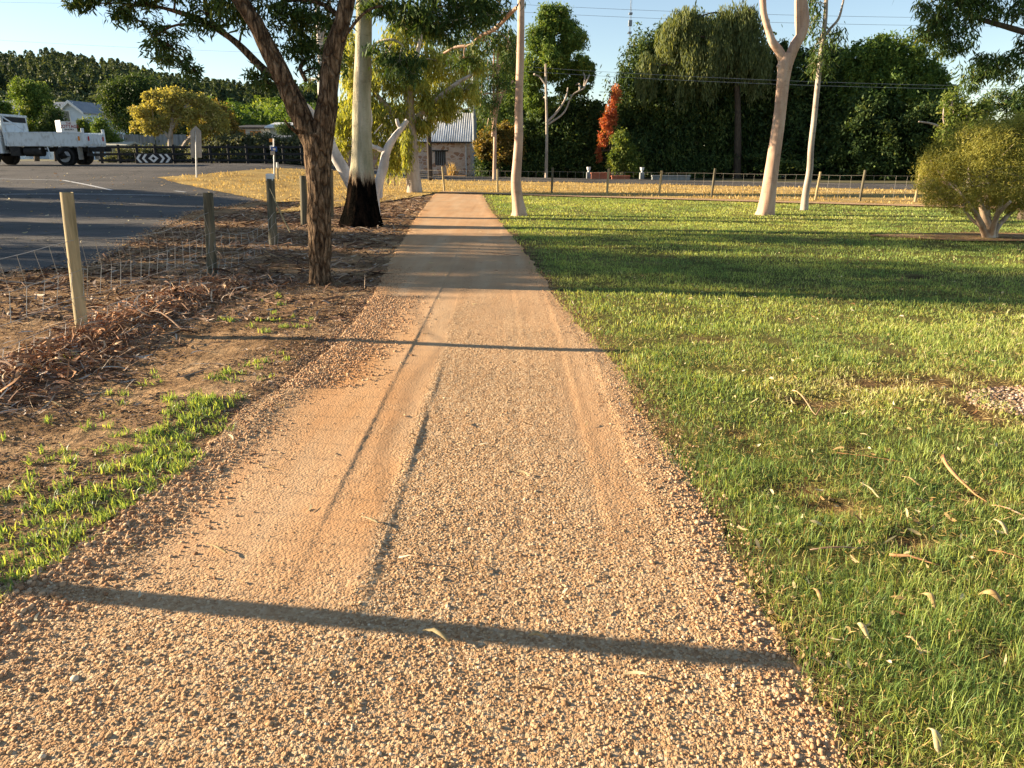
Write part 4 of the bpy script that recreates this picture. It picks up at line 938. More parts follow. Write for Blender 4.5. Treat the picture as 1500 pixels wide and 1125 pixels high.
# weeping yellow green gum
tree('gum_tree', 'weeping yellow green gum with a smooth trunk at the far end of the path', 'tree', 31.0,
     [[(607, 283, 13), (607, 278, 11.5), (605, 255, 10), (603, 225, 9.5), (602, 195, 8.5), (600, 160, 7), (604, 115, 5), (612, 75, 3), (618, 50, 2)],
      [(602, 200, 5), (575, 165, 4), (548, 135, 3), (525, 110, 2)], [(603, 180, 5), (635, 150, 4), (665, 125, 3), (690, 110, 2)], [(601, 165, 3), (585, 110, 3), (570, 70, 2)]],
     [(515, 95, 20, 26), (520, 150, 24, 34), (500, 190, 14, 30), (510, 60, 16, 20, 1), (550, 100, 30, 30), (545, 170, 26, 34), (585, 60, 30, 26, 1), (600, 110, 30, 30), (590, 170, 30, 36), (575, 215, 18, 28), (596, 212, 10, 26, -1), (560, 225, 9, 20), (640, 90, 30, 28, 1), (640, 140, 30, 24), (648, 165, 20, 10), (622, 178, 16, 14), (690, 85, 24, 20, 1), (680, 132, 22, 18), (615, 40, 40, 18, 1), (498, 215, 8, 12)],
     M['leaf_weep'], M['gum_grey'], 26000, 0.22, 0.22, 1.6, 9, GG, sides=18, wob=0.05, twig_r=0.012, weep=0.5, core=0.02, shell=.3, ncl=24, sig=.2)
# straight gum on the lawn side
tree('gum_tree', 'slim straight cream gum trunk standing in the lawn right of the path', 'tree', 19.88,
     [[(761, 317, 17), (761, 310, 11.5), (758, 290, 9), (756, 265, 8.2), (758, 235, 7.6), (760, 200, 7), (760, 150, 6.6), (762, 90, 6.2), (763, 40, 5.8), (763, -30, 5.5), (760, -130, 4.5), (765, -230, 3)],
      [(762, 8, 3), (750, 17, 3.2, .5), (735, 33, 3.4, .8), (722, 44, 3.2, 1), (705, 52, 3, 1.2), (690, 66, 2.6, 1.4), (668, 69, 2.2, 1.6), (650, 78, 1.5, 1.8)],
      [(735, 30, 2, .8), (728, 18, 2, .9), (735, -5, 1.8, 1)]],
     [(710, 60, 24, 16, 1.2), (725, 20, 22, 16, 1), (700, -10, 40, 24, 1), (745, 60, 14, 22, 1.5), (680, 85, 22, 12, 1.4), (775, -210, 100, 50), (730, -140, 60, 30), (690, 30, 20, 18, 1.4)],
     M['leaf_euc'], M['gum_pink'], 6500, 0.2, 0.2, 1.1, 12, GG, rs=.9, sides=22, wob=0.05, twig_r=0.008, core=0, sig=.24, flute=.12)
# forked pink gum
tree('gum_tree', 'pinkish gum that forks in a wide Y shape on the right lawn', 'tree', 20.1,
     [[(1120, 318, 21), (1122, 310, 14.5), (1126, 280, 12), (1132, 240, 11), (1138, 200, 10.5), (1143, 160, 10), (1147, 120, 10), (1150, 95, 12), (1153, 78, 10)],
      [(1150, 98, 7), (1143, 78, 7.5), (1132, 62, 6.5), (1126, 45, 5.5), (1119, 20, 5.2), (1117, -10, 5), (1112, -60, 4.2)],
      [(1152, 98, 9), (1163, 70, 8.5), (1174, 50, 8.5), (1178, 30, 8.5), (1176, 8, 8), (1174, -20, 7.5), (1180, -80, 6)],
      [(1170, 52, 5), (1169, 28, 5.5), (1168, 0, 5)],
      [(1146, 100, 4), (1141, 97, 4.4), (1139, 95, 2.5)]],
     [(1110, -110, 70, 40), (1190, -130, 80, 45), (1150, -180, 80, 40)],
     M['leaf_euc'], M['gum_pink'], 2500, 0.22, 0.22, 1.0, 14, GG, rs=.87, sides=26, wob=0.05, twig_r=0.01, core=0, flute=.12)
# slender gum
tree('gum_tree', 'slender pale gum with sparse hanging leaves right of the forked gum', 'tree', 21.78,
     [[(1178, 309, 6.5), (1180, 285, 5), (1186, 250, 4.6), (1188, 215, 4.2), (1192, 180, 4), (1196, 140, 3.8), (1201, 95, 3.6), (1205, 60, 3.4), (1209, 25, 3), (1211, -20, 2.6), (1215, -90, 2)],
      [(1206, 55, 2.2), (1216, 42, 2), (1228, 28, 1.8), (1234, 8, 1.4), (1237, -8, 1.2)]],
     [(1200, 60, 14, 26), (1218, 70, 18, 22), (1190, 30, 14, 26), (1228, 52, 12, 14), (1195, 90, 14, 18), (1190, 5, 16, 16), (1212, 95, 16, 14), (1210, -70, 50, 34)],
     M['leaf_euc'], M['gum_grey'], 2400, 0.16, 0.22, 1.2, 16, GG, sides=14, wob=0.05, twig_r=0.006, core=0, sig=.3, shell=.2)
# overhanging gum at the right edge
tree('gum_tree', 'gum at the right frame edge whose leafy limbs hang over the round bush', 'tree', 18.6,
     [[(1500, 326, 11), (1506, 300, 9), (1525, 230, 9), (1550, 140, 9), (1565, 60, 8), (1560, -20, 7), (1545, -90, 5)],
      [(1553, 60, 6), (1520, 50, 5), (1498, 46, 4.2), (1470, 38, 3.8), (1445, 31, 3.2), (1425, 24, 2.5), (1413, 16, 2), (1402, 5, 1.5)],
      [(1560, 90, 4), (1520, 75, 2.6), (1495, 78, 2), (1475, 84, 1.6), (1462, 92, 1)]],
     [(1400, 10, 40, 28), (1375, 30, 30, 22), (1360, 45, 22, 18), (1400, 50, 30, 22), (1350, 10, 14, 12), (1440, 8, 30, 22), (1390, 70, 20, 12), (1455, 100, 34, 22), (1425, 120, 20, 16), (1480, 95, 26, 20), (1480, 10, 30, 20), (1440, 85, 20, 12), (1405, -30, 70, 24), (1500, -60, 80, 40), (1500, 60, 14, 14), (1520, 130, 30, 30)],
     M['leaf_euc'], M['dark_bark'], 12000, 0.16, 0.2, 1.1, 18, GG, sides=14, twig_r=0.007, core=0, sig=.24, shell=.3, ncl=22)
# round bush
bush_sk = [[(1449, 352, 15), (1448, 346, 11), (1447, 338, 9), (1445, 326, 7), (1440, 310, 5.5), (1434, 290, 4)],
           [(1444, 352, 6), (1441, 338, 6, -.1), (1432, 318, 5, -.3), (1420, 300, 4, -.5), (1408, 285, 3, -.7)],
           [(1448, 352, 6), (1449, 335, 6), (1447, 312, 4.5, .2), (1446, 290, 4, .3), (1440, 265, 3, .4)],
           [(1453, 352, 6), (1454, 334, 6), (1461, 315, 5), (1467, 295, 4), (1472, 270, 3)],
           [(1456, 352, 6), (1459, 336, 6, .1), (1472, 320, 5, .3), (1486, 306, 4, .5), (1500, 293, 3.4, .8), (1517, 280, 3, 1)],
           [(1452, 350, 5), (1455, 330, 4.5, -.2), (1464, 312, 3.5, -.4), (1480, 295, 3, -.6)],
           [(1446, 350, 4), (1438, 334, 4, .2), (1424, 322, 3.4, .3), (1412, 306, 3, .5)]]
tree('round_bush', 'round olive yellow bush on short twisted stems at the right of the lawn', 'bush', 14.47, bush_sk,
     [(1400, 240, 46, 40), (1375, 265, 30, 26, -.2), (1430, 215, 46, 36), (1470, 200, 44, 30, .2), (1500, 215, 50, 40, .3), (1450, 250, 60, 46, -.3), (1500, 260, 50, 40), (1400, 280, 34, 22, -.4), (1440, 290, 30, 18, .2), (1490, 290, 36, 18, .3), (1365, 240, 18, 20), (1476, 192, 34, 18, .2), (1500, 186, 34, 16, .3), (1540, 240, 40, 50, .3), (1378, 292, 24, 16, -.2), (1408, 302, 26, 14, -.5), (1450, 300, 30, 14, .4), (1495, 305, 30, 14, .4), (1355, 262, 14, 18)],
     M['leaf_bush'], M['paper_bark'], 80000, 0.062, 0.16, -0.2, 20, rs=.72, sides=14, wob=0.2, twig_r=0.006, core=0.02, sig=.16, shell=.55, ncl=60)
print('near trees done')
# ------------------------------------------------------------------ background trees (each its own)
GB = 'background trees beyond the road'
def bg(name, label, cat, Y, px, base_y, blobs, leaf, n, size, seed, tr=5, group=GB, bark=None, **kw):
    kw.setdefault('core', 0.12)
    top = min(b[1] for b in blobs)
    tr_pts = [[(px, base_y, tr), (px + 1, (base_y * 2 + top) / 3, tr * .8), (px - 1, (base_y + 2 * top) / 3, tr * .55), (px, top, tr * .3)]]
    bz = kw.pop('base_z', 0.0)
    tp = kw.pop('limbs', [])
    return tree(name, label, cat, Y, tr_pts + tp, blobs, leaf, bark or M['dark_bark'], n, size, seed=seed, group=group, sides=8, base_z=bz, twig_r=0.03, **kw)
# right hand dark mass
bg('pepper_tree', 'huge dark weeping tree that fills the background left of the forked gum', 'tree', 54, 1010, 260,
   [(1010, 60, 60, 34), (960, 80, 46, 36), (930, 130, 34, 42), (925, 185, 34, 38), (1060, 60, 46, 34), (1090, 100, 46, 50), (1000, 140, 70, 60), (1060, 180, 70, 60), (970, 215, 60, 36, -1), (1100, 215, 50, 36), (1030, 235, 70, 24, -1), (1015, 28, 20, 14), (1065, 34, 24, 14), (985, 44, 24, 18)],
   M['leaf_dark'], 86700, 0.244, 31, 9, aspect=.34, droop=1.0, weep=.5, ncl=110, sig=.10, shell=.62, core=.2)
bg('willow_tree', 'pale hanging willow foliage over the top of the dark weeping tree', 'tree', 51, 1080, 258,
   [(948, 100, 18, 26), (1035, 80, 28, 40), (1000, 80, 24, 40), (1075, 30, 34, 26), (1060, 60, 36, 36), (1095, 55, 32, 34), (1010, 30, 34, 24), (985, 50, 24, 24), (1110, 85, 22, 34), (1095, 20, 20, 16)],
   M['leaf_willow'], 27200, 0.286, 32, 6, aspect=.2, droop=2.2, weep=1.0, ncl=60, sig=.09)
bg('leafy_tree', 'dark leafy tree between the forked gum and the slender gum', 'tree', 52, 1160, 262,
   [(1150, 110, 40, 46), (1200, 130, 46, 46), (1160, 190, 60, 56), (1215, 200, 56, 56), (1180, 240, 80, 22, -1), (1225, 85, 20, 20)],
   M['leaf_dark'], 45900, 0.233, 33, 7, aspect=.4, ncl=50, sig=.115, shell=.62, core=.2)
bg('leafy_tree', 'broad tree with sunlit bright green top right of the slender gum', 'tree', 50, 1290, 268,
   [(1270, 90, 40, 30), (1310, 85, 46, 30), (1350, 110, 36, 28), (1290, 130, 56, 36), (1340, 150, 46, 36), (1255, 125, 26, 30), (1375, 150, 24, 30), (1292, 62, 12, 12)],
   M['leaf_mid'], 56100, 0.191, 34, 7, aspect=.45, ncl=80, sig=.105, shell=.6, core=.15)
bg('leafy_tree', 'dark shaded tree mass under the sunlit crown behind the far fence', 'tree', 49, 1330, 270,
   [(1270, 190, 50, 50), (1330, 200, 60, 56), (1380, 200, 36, 50), (1290, 240, 60, 28), (1360, 245, 50, 24), (1235, 230, 30, 36), (1395, 235, 26, 26)],
   M['leaf_dark'], 51000, 0.233, 35, 6, aspect=.4, ncl=56, sig=.115, shell=.62, core=.2)
bg('sparse_tree', 'sparse brownish green tree just left of the round bush top', 'tree', 44, 1420, 262,
   [(1395, 150, 14, 20), (1415, 170, 20, 22), (1440, 165, 18, 16), (1410, 200, 22, 20), (1385, 190, 10, 16)],
   M['leaf_bright'], 4420, 0.204, 36, 3, aspect=.4, bark=M['gum_grey'], core=0, limbs=[[(1398, 202, 2.2), (1385, 190, 1.8), (1368, 182, 1.5), (1346, 178, 1)], [(1388, 192, 1.6), (1382, 175, 1.2), (1383, 155, .9)]])
bg('sparse_tree', 'grey green spreading gum behind the round bush near the right edge', 'tree', 60, 1475, 262,
   [(1465, 145, 24, 16), (1495, 150, 30, 18), (1445, 155, 14, 12), (1500, 175, 26, 18), (1530, 160, 30, 30)],
   M['leaf_euc'], 6120, 0.272, 37, 3, aspect=.3, core=.05)
bg('leafy_tree', 'low dark tree hidden behind the round bush', 'tree', 46, 1460, 270,
   [(1440, 220, 40, 40), (1500, 230, 50, 40), (1560, 220, 50, 50), (1620, 210, 60, 60)], M['leaf_dark'], 17850, 0.239, 38, 5, ncl=40, core=.3)
# centre: tall gum with white stem, hedge, brown bush
bg('tall_gum', 'tall leafy gum with a thin white stem behind the straight cream trunk', 'tree', 50, 800, 262,
   [(812, 24, 22, 19, -1), (838, 52, 20, 18, -1), (792, 58, 22, 22, -1), (806, 78, 12, 12, -2), (850, 98, 18, 18, 2), (815, 95, 24, 22, 2), (778, 108, 16, 26, 2), (840, 128, 20, 13, 2), (790, 148, 20, 14, 2), (864, 108, 7, 11, 2), (825, 72, 12, 12, -1)],
   M['leaf_mid'], 51000, 0.191, 41, 3, aspect=.34, bark=M['gum_grey'], rs=.8, core=.06, ncl=40, sig=.17, droop=.9, shell=.4,
   limbs=[[(800, 180, 2.6), (815, 165, 2), (828, 145, 1.6), (832, 128, 1)], [(803, 182, 2), (826, 165, 1.6), (838, 140, 1.2), (855, 130, 1)], [(800, 125, 2), (790, 112, 1.6), (784, 110, 1.2)], [(800, 150, 8 * .3), (800, 90, 2), (803, 50, 1.2)]])
bg('tall_gum', 'thin open gum with bare reddish stems right of the grey pole', 'tree', 46, 724, 258,
   [(722, 60, 18, 20), (735, 95, 18, 24), (712, 110, 16, 24), (738, 140, 18, 24), (718, 165, 16, 20), (745, 75, 12, 30), (705, 140, 12, 26)],
   M['leaf_euc'], 8840, 0.177, 42, 3, aspect=.25, bark=M['gum_pink'], core=0, droop=1.3, limbs=[[(722, 200, 3), (728, 150, 2.4), (729, 90, 2), (731, 50, 1.4)], [(722, 190, 2.4), (735, 140, 2), (752, 118, 1.6)]])
bg('tall_gum', 'airy gum with hanging grey green leaves directly above the stone building', 'tree', 60, 668, 250,
   [(660, 95, 26, 26), (690, 130, 22, 24), (700, 100, 18, 26), (676, 70, 22, 18), (650, 130, 18, 20), (710, 165, 16, 22)],
   M['leaf_willow'], 10200, 0.231, 43, 2.5, aspect=.22, core=0, droop=1.5, bark=M['gum_white'], limbs=[[(680, 125, 2.2), (678, 100, 1.8), (668, 85, 1.4)]])
bg('leafy_tree', 'mid green tree rising behind the grey pole and open gum', 'tree', 72, 750, 250,
   [(745, 100, 22, 30), (760, 140, 26, 30), (740, 170, 30, 26), (770, 190, 30, 24), (715, 180, 24, 24)], M['leaf_mid'], 22950, 0.244, 44, 4, ncl=40, core=.25)
bg('garden_hedge', 'clipped looking dark green hedge behind the far fence left of the red shrub', 'hedge', 53, 830, 262,
   [(800, 175, 26, 22), (840, 165, 30, 24), (865, 180, 22, 26), (820, 210, 44, 34), (860, 220, 30, 34), (780, 215, 26, 34), (830, 243, 60, 16), (760, 200, 22, 26), (875, 165, 12, 16)],
   M['leaf_dark'], 45900, 0.191, 45, 4, group=None, ncl=60, sig=.15, shell=.72, core=.35, aspect=.5)
bg('brown_bush', 'bushy shrub with orange brown leaves right of the stone building', 'bush', 51, 730, 262,
   [(725, 200, 22, 16), (745, 195, 18, 14), (710, 215, 14, 14), (735, 220, 24, 16), (752, 215, 14, 20)],
   M['leaf_brown'], 13600, 0.177, 46, 3, group=None, ncl=40, sig=.15, shell=.7, core=.2, aspect=.5)
bg('dark_hedge', 'dark shaded hedge below the orange brown shrub beside the building', 'hedge', 52, 735, 262,
   [(715, 240, 16, 18), (740, 238, 22, 20), (765, 240, 20, 18), (790, 243, 20, 16)], M['leaf_dark'], 17850, 0.170, 47, 3, group=None, ncl=40, core=.35, aspect=.5)
bg('red_shrub', 'tall shrub with flaming orange red leaves at the edge of the dark trees', 'shrub', 50, 893, 262,
   [(897, 150, 4, 9), (891, 166, 5, 11), (884, 180, 4, 8), (893, 190, 3.5, 9), (881, 199, 3, 6), (877, 222, 2.4, 7), (899, 172, 3, 9), (902, 136, 5, 8), (886, 210, 3, 4), (880, 232, 2, 4)],
   M['leaf_autumn'], 2900, 0.19, 48, 2, group=None, ncl=16, core=.0, sig=.42)
bg('green_shrub', 'bright green shrub at the foot of the orange red shrub', 'shrub', 49, 915, 262,
   [(905, 240, 12, 12), (925, 238, 14, 13), (915, 222, 14, 12), (898, 228, 7, 10), (930, 252, 12, 6), (910, 205, 12, 12)],
   M['leaf_bright'], 8840, 0.163, 49, 2, group=None, ncl=30, core=.15, aspect=.5)
bg('leafy_tree', 'dark far trees closing the view behind the garden hedge', 'tree', 75, 880, 250,
   [(700, 200, 40, 40), (780, 200, 60, 50), (870, 210, 50, 40), (640, 190, 40, 40), (940, 200, 60, 60), (1100, 180, 90, 70), (1250, 190, 90, 60), (1400, 215, 80, 40)],
   M['leaf_dark'], 40800, 0.424, 50, 4, ncl=60, core=.4, aspect=.6)
# left background trees
GLb = 'trees on the far side of the left road'
bz = 0.9
bg('leafy_tree', 'light green tree rising behind the cab of the truck', 'tree', 62, 50, 215, [(45, 140, 24, 20), (55, 165, 26, 24), (70, 180, 16, 20), (35, 125, 14, 10), (45, 190, 16, 14)], M['leaf_mid'], 20400, 0.201, 61, 4, GLb, base_z=bz, ncl=36, core=.2)
bg('leafy_tree', 'dark round tree left of the yellow tree', 'tree', 64, 200, 222, [(185, 135, 30, 18), (205, 140, 34, 24), (175, 160, 24, 24), (200, 175, 34, 24), (222, 150, 20, 20), (195, 118, 16, 8)], M['leaf_dark'], 28050, 0.212, 62, 4, GLb, base_z=bz, ncl=50, core=.3)
tree('yellow_tree', 'spreading sunlit yellow green tree behind the black rail fence', 'tree', 50,
     [[(252, 238, 5), (250, 215, 4), (250, 195, 3.2), (252, 175, 2.5), (256, 150, 1.8)], [(250, 205, 2.6), (238, 190, 2), (225, 178, 1.5)], [(250, 190, 2.5), (262, 175, 2), (272, 155, 1.4)], [(262, 232, 3), (270, 212, 3, .5), (280, 200, 2.4, .5), (292, 190, 1.6, .5)]],
     [(207, 168, 16, 12), (228, 148, 18, 13), (256, 140, 22, 12), (284, 146, 20, 12), (306, 160, 18, 14), (250, 160, 22, 13), (222, 186, 18, 12), (276, 172, 20, 12), (298, 188, 20, 12), (322, 178, 16, 14), (200, 186, 9, 8), (246, 184, 12, 8), (215, 140, 7, 6)],
     M['leaf_yellow'], M['gum_grey'], 22000, 0.17, 0.4, 0.4, 63, GLb, sides=10, twig_r=0.02, base_z=bz, ncl=30, core=.0, sig=.17, shell=.35)
bg('leafy_tree', 'olive brown tree merging with the right side of the yellow tree', 'tree', 52, 325, 238, [(315, 175, 20, 22), (330, 190, 18, 22), (300, 200, 22, 20), (325, 212, 16, 14), (345, 205, 10, 14)], M['leaf_brown'], 11900, 0.190, 64, 3, GLb, base_z=bz, ncl=36, core=.2)
bg('round_shrub', 'small yellowish round shrub beside the white bakery sign', 'shrub', 56, 125, 212, [(122, 185, 11, 10), (130, 192, 10, 10)], M['leaf_bright'], 2720, 0.170, 65, 2, GLb, base_z=bz, ncl=20, core=.2)
bg('round_shrub', 'green round shrub behind the tail of the truck', 'shrub', 55, 148, 218, [(146, 186, 13, 12), (152, 200, 16, 14), (165, 208, 12, 10)], M['leaf_mid'], 6630, 0.148, 66, 2, GLb, base_z=bz, ncl=24, core=.25)
bg('leafy_tree', 'shaded tree between the truck headboard and the gabled cottage', 'tree', 58, 78, 216, [(78, 175, 12, 18), (68, 195, 14, 16), (84, 195, 8, 14)], M['leaf_dark'], 8925, 0.180, 67, 2, GLb, base_z=bz, ncl=24, core=.3)
bg('leafy_tree', 'yellow green shrub at the left frame edge above the truck cab', 'tree', 57, 4, 216, [(2, 160, 12, 14), (8, 175, 10, 12), (-10, 170, 14, 20)], M['leaf_mid'], 5610, 0.159, 68, 2, GLb, base_z=bz, ncl=20, core=.2)
bg('round_shrub', 'dark clipped shrub under the white verandah roof', 'shrub', 58, 420, 220, [(418, 190, 13, 9), (425, 196, 12, 9)], M['leaf_dark'], 4590, 0.133, 69, 2, GLb, base_z=bz, ncl=24, core=.3)
bg('hedge', 'grey green olive hedge along the left road left of the rough barked gum', 'hedge', 49, 330, 240,
   [(330, 215, 24, 14), (360, 210, 24, 16), (390, 212, 22, 16), (420, 215, 22, 18), (445, 210, 18, 20), (470, 215, 18, 22), (300, 222, 24, 12), (350, 230, 40, 10), (410, 232, 40, 10), (455, 232, 30, 12)], M['leaf_olive'], 28900, 0.163, 70, 2, None, base_z=bz, ncl=50, core=.3, sig=.17, shell=.6)
bg('hedge', 'low dark scrub behind the black rail fence and chevron board', 'hedge', 50, 220, 240,
   [(190, 226, 20, 10), (225, 224, 22, 12), (260, 226, 20, 10), (170, 233, 16, 7), (240, 235, 34, 6), (285, 230, 18, 10)], M['leaf_olive'], 11900, 0.163, 71, 2, None, base_z=bz, ncl=40, core=.3)
print('bg trees done')
# off-frame trees at the left that shade the car park and lawn
def off_tree(x, y, h, rad, seed, label, n=6000, low=2.0, dense=1.0):
    root = empty('gum_tree', (x, y, float(terr(x, y)))); tag(root, label, 'tree', 'gum trees at the left of the car park')
    mb = MB(); mb.tube([(Vector((0, 0, -.1)), .32), (Vector((.1, 0, h * .3)), .25), (Vector((-.1, .1, h * .7)), .14), (Vector((0, 0, h * .95)), .05)], 12, .06, 4, seed)
    rr = random.Random(seed); B = []
    for k in range(9):
        z = low + (h - low) * (k + .5) / 9; a = rr.uniform(0, 2 * PI); q = rad * (.55 if k < 8 else .2)
        B.append((Vector((math.cos(a) * q, math.sin(a) * q * .8, z)), rad * .62, rad * .55, (h - low) * .15))
        mb.tube([(Vector((0, 0, z * .75)), .08), (Vector((math.cos(a) * q * .5, math.sin(a) * q * .4, z * .9)), .06), (B[-1][0], .03)], 6, 0, 3)
    mb.build('trunk', M['gum_grey'], root, smooth=True)
    V, Fq, rn, _ = foliage(B, int(n * dense), .34, .4, .6, seed, sig=.2, ncl=26, core=.1, shell=.4)
    mesh_np('crown', V, Fq, M['leaf_euc'], parent=root, attr={'rnd': rn})
off_tree(-27, 15.0, 10.5, 2.3, 81, 'tall dense gum outside the left edge nearest the camera', 6200, .8)
off_tree(-27, 18.9, 9.5, 2.0, 82, 'medium gum outside the left edge beyond the nearest one', 3300, .6)
off_tree(-26, 22.6, 4.9, 2.0, 83, 'smaller gum outside the left edge in the middle of the row', 5200, .4)
off_tree(-35, 20.4, 6.9, 2.0, 85, 'round gum outside the left edge in the second row', 5000, .3)
off_tree(-35, 24.2, 7.0, 2.0, 86, 'broad gum outside the left edge at the middle of the second row', 5000, .3)
off_tree(-35, 28.0, 6.5, 1.9, 87, 'gum outside the left edge at the end of the second row', 5000, .3)
off_tree(-27, 26.2, 4.6, 1.9, 84, 'low gum outside the left edge at the far end of the row', 4600, .3)
# ------------------------------------------------------------------ fences
def post(parent, base, top, r, mat, name='post', sides=12, seed=0):
    mb = MB(parent.location if parent else (0, 0, 0))
    d = (top - base).normalized()
    mb.tube([(base - d * .1, r * 1.02), (base + d * .2, r), (top - d * .05, r * .97), (top - d * .008, r * .95), (top, r * .86)], sides, .08, 2, seed, wscale=14, stretch=.1)
    return mb.build(name, mat, parent, smooth=True)
nf = G(120, 487)
fence1 = empty('wire_fence', (nf.x, nf.y, 0)); tag(fence1, 'sagging netting fence on round wooden posts between car park and path', 'fence')
P0 = Vector((-3.9, 2.81, 0))
pl = [(P0, P0 + Vector((0.0, 0, 1.2)), .052, 'post_pale')]
def ptop(px, py, base): t = W(px, py, base.y); return t
for (bx, by, tx_, ty_, r, m) in ((121, 487, 98, 287, 8.8, 'post_pale'), (311, 403, 305, 285, 7.2, 'post_dark'), (401, 360, 396, 264, 6.3, 'post_dark'), (446, 331, 444, 259, 5.0, 'post_dark'), (485, 318, 484, 250, 4, 'post_dark')):
    b = G(bx, by); t = W(tx_, ty_, b.y); pl.append((b, t, r * pxm(b.y), m))
for i, (b, t, r, m) in enumerate(pl): post(fence1, b, t, r, M[m], seed=i)
# netting
def netting(parent, tops, hs, spacing, r, kink, seed, mat, name='wire_netting', sagf=0.0, lean=0.0, y_end=None):
    rr = random.Random(seed); mb = MB(parent.location)
    A, B = tops
    L = (B - A).length; n = max(2, int(L / spacing)); cols = []
    for i in range(n + 1):
        t = i / n; base = A.lerp(B, t); sag = sagf * math.sin(PI * t)
        col = []
        for k, h in enumerate(hs):
            off = kink * (1 if k % 2 else -1) * (.6 + .6 * rr.random()) if k < len(hs) - 1 else 0
            d = (B - A).normalized()
            col.append(base + d * off + Vector((lean * (h - .3) + kink * .8 * mnoise.noise((base.y * 1.5, h * 3, seed)), 0, max(.01, h - sag * (h / hs[-1]) + .02 * mnoise.noise((base.y * 2, h * 4, seed + 3))))))
        cols.append(col)
    for k in range(len(hs)):
        mb.tube([(c[k], r * (1.25 if k == len(hs) - 1 else 1)) for c in cols], 5, 0, 2, cap=False)
    for c in cols:
        mb.tube([(p, r) for p in c], 5, 0, 1, cap=False)
        for p in c[1:]: mb.cyl(p - Vector((r * 2.2, 0, 0)), p + Vector((r * 2.2, 0, 0)), r * 2.0, 5)
    return mb.build(name, mat, parent)
hs = [.02, .17, .34, .58, .84]
bases = [p[0] + Vector((.09, 0, 0)) for p in pl]
for i in range(2):
    netting(fence1, (bases[i] + Vector((0, .05, 0)), bases[i + 1]), hs, .21, .0022, .045, 5 + i, M['wire'], sagf=(.03, .10)[i])
netting(fence1, (bases[2], bases[3]), [.02, .2, .4, .6], .3, .0025, .05, 9, M['wire'], sagf=.2)
# white cap and leaning twig on the third post
mb = MB(fence1.location); b, t, r, _ = pl[3]; mb.box(t + Vector((0, 0, .05)), (r * 1.5, r * 1.5, .12), bev=.01)
wc = mb.build('post_cap', M['white_paint'], fence1); wc['label'] = 'white block on top of the dark post'
tw = MB(b); tw.tube([(W(425, 340, 13.0), .012), (W(410, 310, 13.05), .011), (W(402, 291, 13.1), .009), (W(395, 276, 13.2), .006)], 6, .1, 3)
o = tw.build('leaning_stick', M['post_pale']); o.location = b; tag(o, 'thin bare stick leaning against the dark fence post with the white top', 'stick')
# far wire fence
fb = [(560, 274, 560, 240), (651, 280, 649, 247), (729, 283, 729, 251), (808, 286, 809, 254), (889, 287, 890, 258), (965, 289, 967, 260), (1042, 292, 1044, 261), (1117, 292, 1118, 263), (1194, 294, 1197, 265), (1259, 296, 1261, 268), (1340, 298, 1341, 269)]
g0 = G(651, 280); fence2 = empty('wire_fence', (g0.x, g0.y, 0)); tag(fence2, 'long low netting fence on grey posts behind the lawn and side path', 'fence')
fp = []
for i, (bx, by, tx_, ty_) in enumerate(fb):
    Yb = 34.2 if i == 0 else float(np.interp(W(bx, by, 28).x, [-3, 13.5], [32.3, 25.0])); B_ = W(bx, by, Yb); B_.z = 0.03
    T_ = B_ + Vector(((tx_ - bx) * pxm(Yb), 0, 0.93 + .05 * math.sin(i * 2.3))); fp.append(B_)
    post(fence2, B_, T_, .042 if i else .04, M['post_pale'] if i % 3 else M['post_dark'], seed=20 + i, sides=8)
for i in range(5):
    B_ = fp[-1] + Vector((2.6, -1.3, 0)); fp.append(B_); post(fence2, B_, B_ + Vector((0, 0, .95)), .055, M['post_pale'], seed=50 + i, sides=8)
for i in range(len(fp) - 1):
    netting(fence2, (fp[i], fp[i + 1]), [.05, .3, .55, .82], .30, .0032, .0, 60 + i, M['wire'])
# black rail fence on the left
A = W(150, 240, 46.5); Bp = W(470, 243, 46.5); A.z = Bp.z = float(terr(A.x, 46.5))
rf = empty('rail_fence', A); tag(rf, 'black post and rail fence along the road behind the truck', 'fence')
k = 13
for i in range(k):
    q = A.lerp(Bp, i / (k - 1)); mb = MB(A); mb.box(q + Vector((0, 0, .55)), (.13, .13, 1.1), bev=.015); mb.build('post', M['black_paint'], rf)
for z in (.95, .55, .2):
    mb = MB(A); mb.box((A + Bp) / 2 + Vector((0, -.085, z)), ((Bp - A).length + .3, .04, .13), bev=.008); mb.build('rail', M['black_paint'], rf)
# chevron board
c = W(225, 232, 45.6); cb = empty('chevron_board', (c.x, c.y, .9)); tag(cb, 'black road board with white chevrons either side of a white diamond', 'road sign')
mb = MB(cb.location); mb.box(c, (2.15, .04, .56), bev=.01); mb.build('board', M['black_paint'], cb)
for xs in (-.8, .8):
    mb = MB(cb.location); mb.box((c.x + xs, c.y + .05, .9 + (c.z - .9 - .2) / 2 - .05), (.07, .05, c.z - .9 + .2)); mb.build('leg', M['galv'], cb)
def chev(x0, sgn):
    w, h, t = .20, .24, .15
    poly = [(x0, 0), (x0 + sgn * w, h), (x0 + sgn * (w + t), h), (x0 + sgn * t, 0), (x0 + sgn * (w + t), -h), (x0 + sgn * w, -h)]
    if sgn < 0: poly = poly[::-1]
    return poly
for x0, sg in ((-1.02, 1), (-.68, 1), (1.02, -1), (.68, -1)):
    mb = MB(cb.location); mb.prism([(c.x + x, c.z + z) for x, z in chev(x0, sg)], c.y - .026, c.y - .0215); mb.build('chevron', M['white_paint'], cb)
mb = MB(cb.location)
o_, i_ = (.30, .24), (.13, .105)
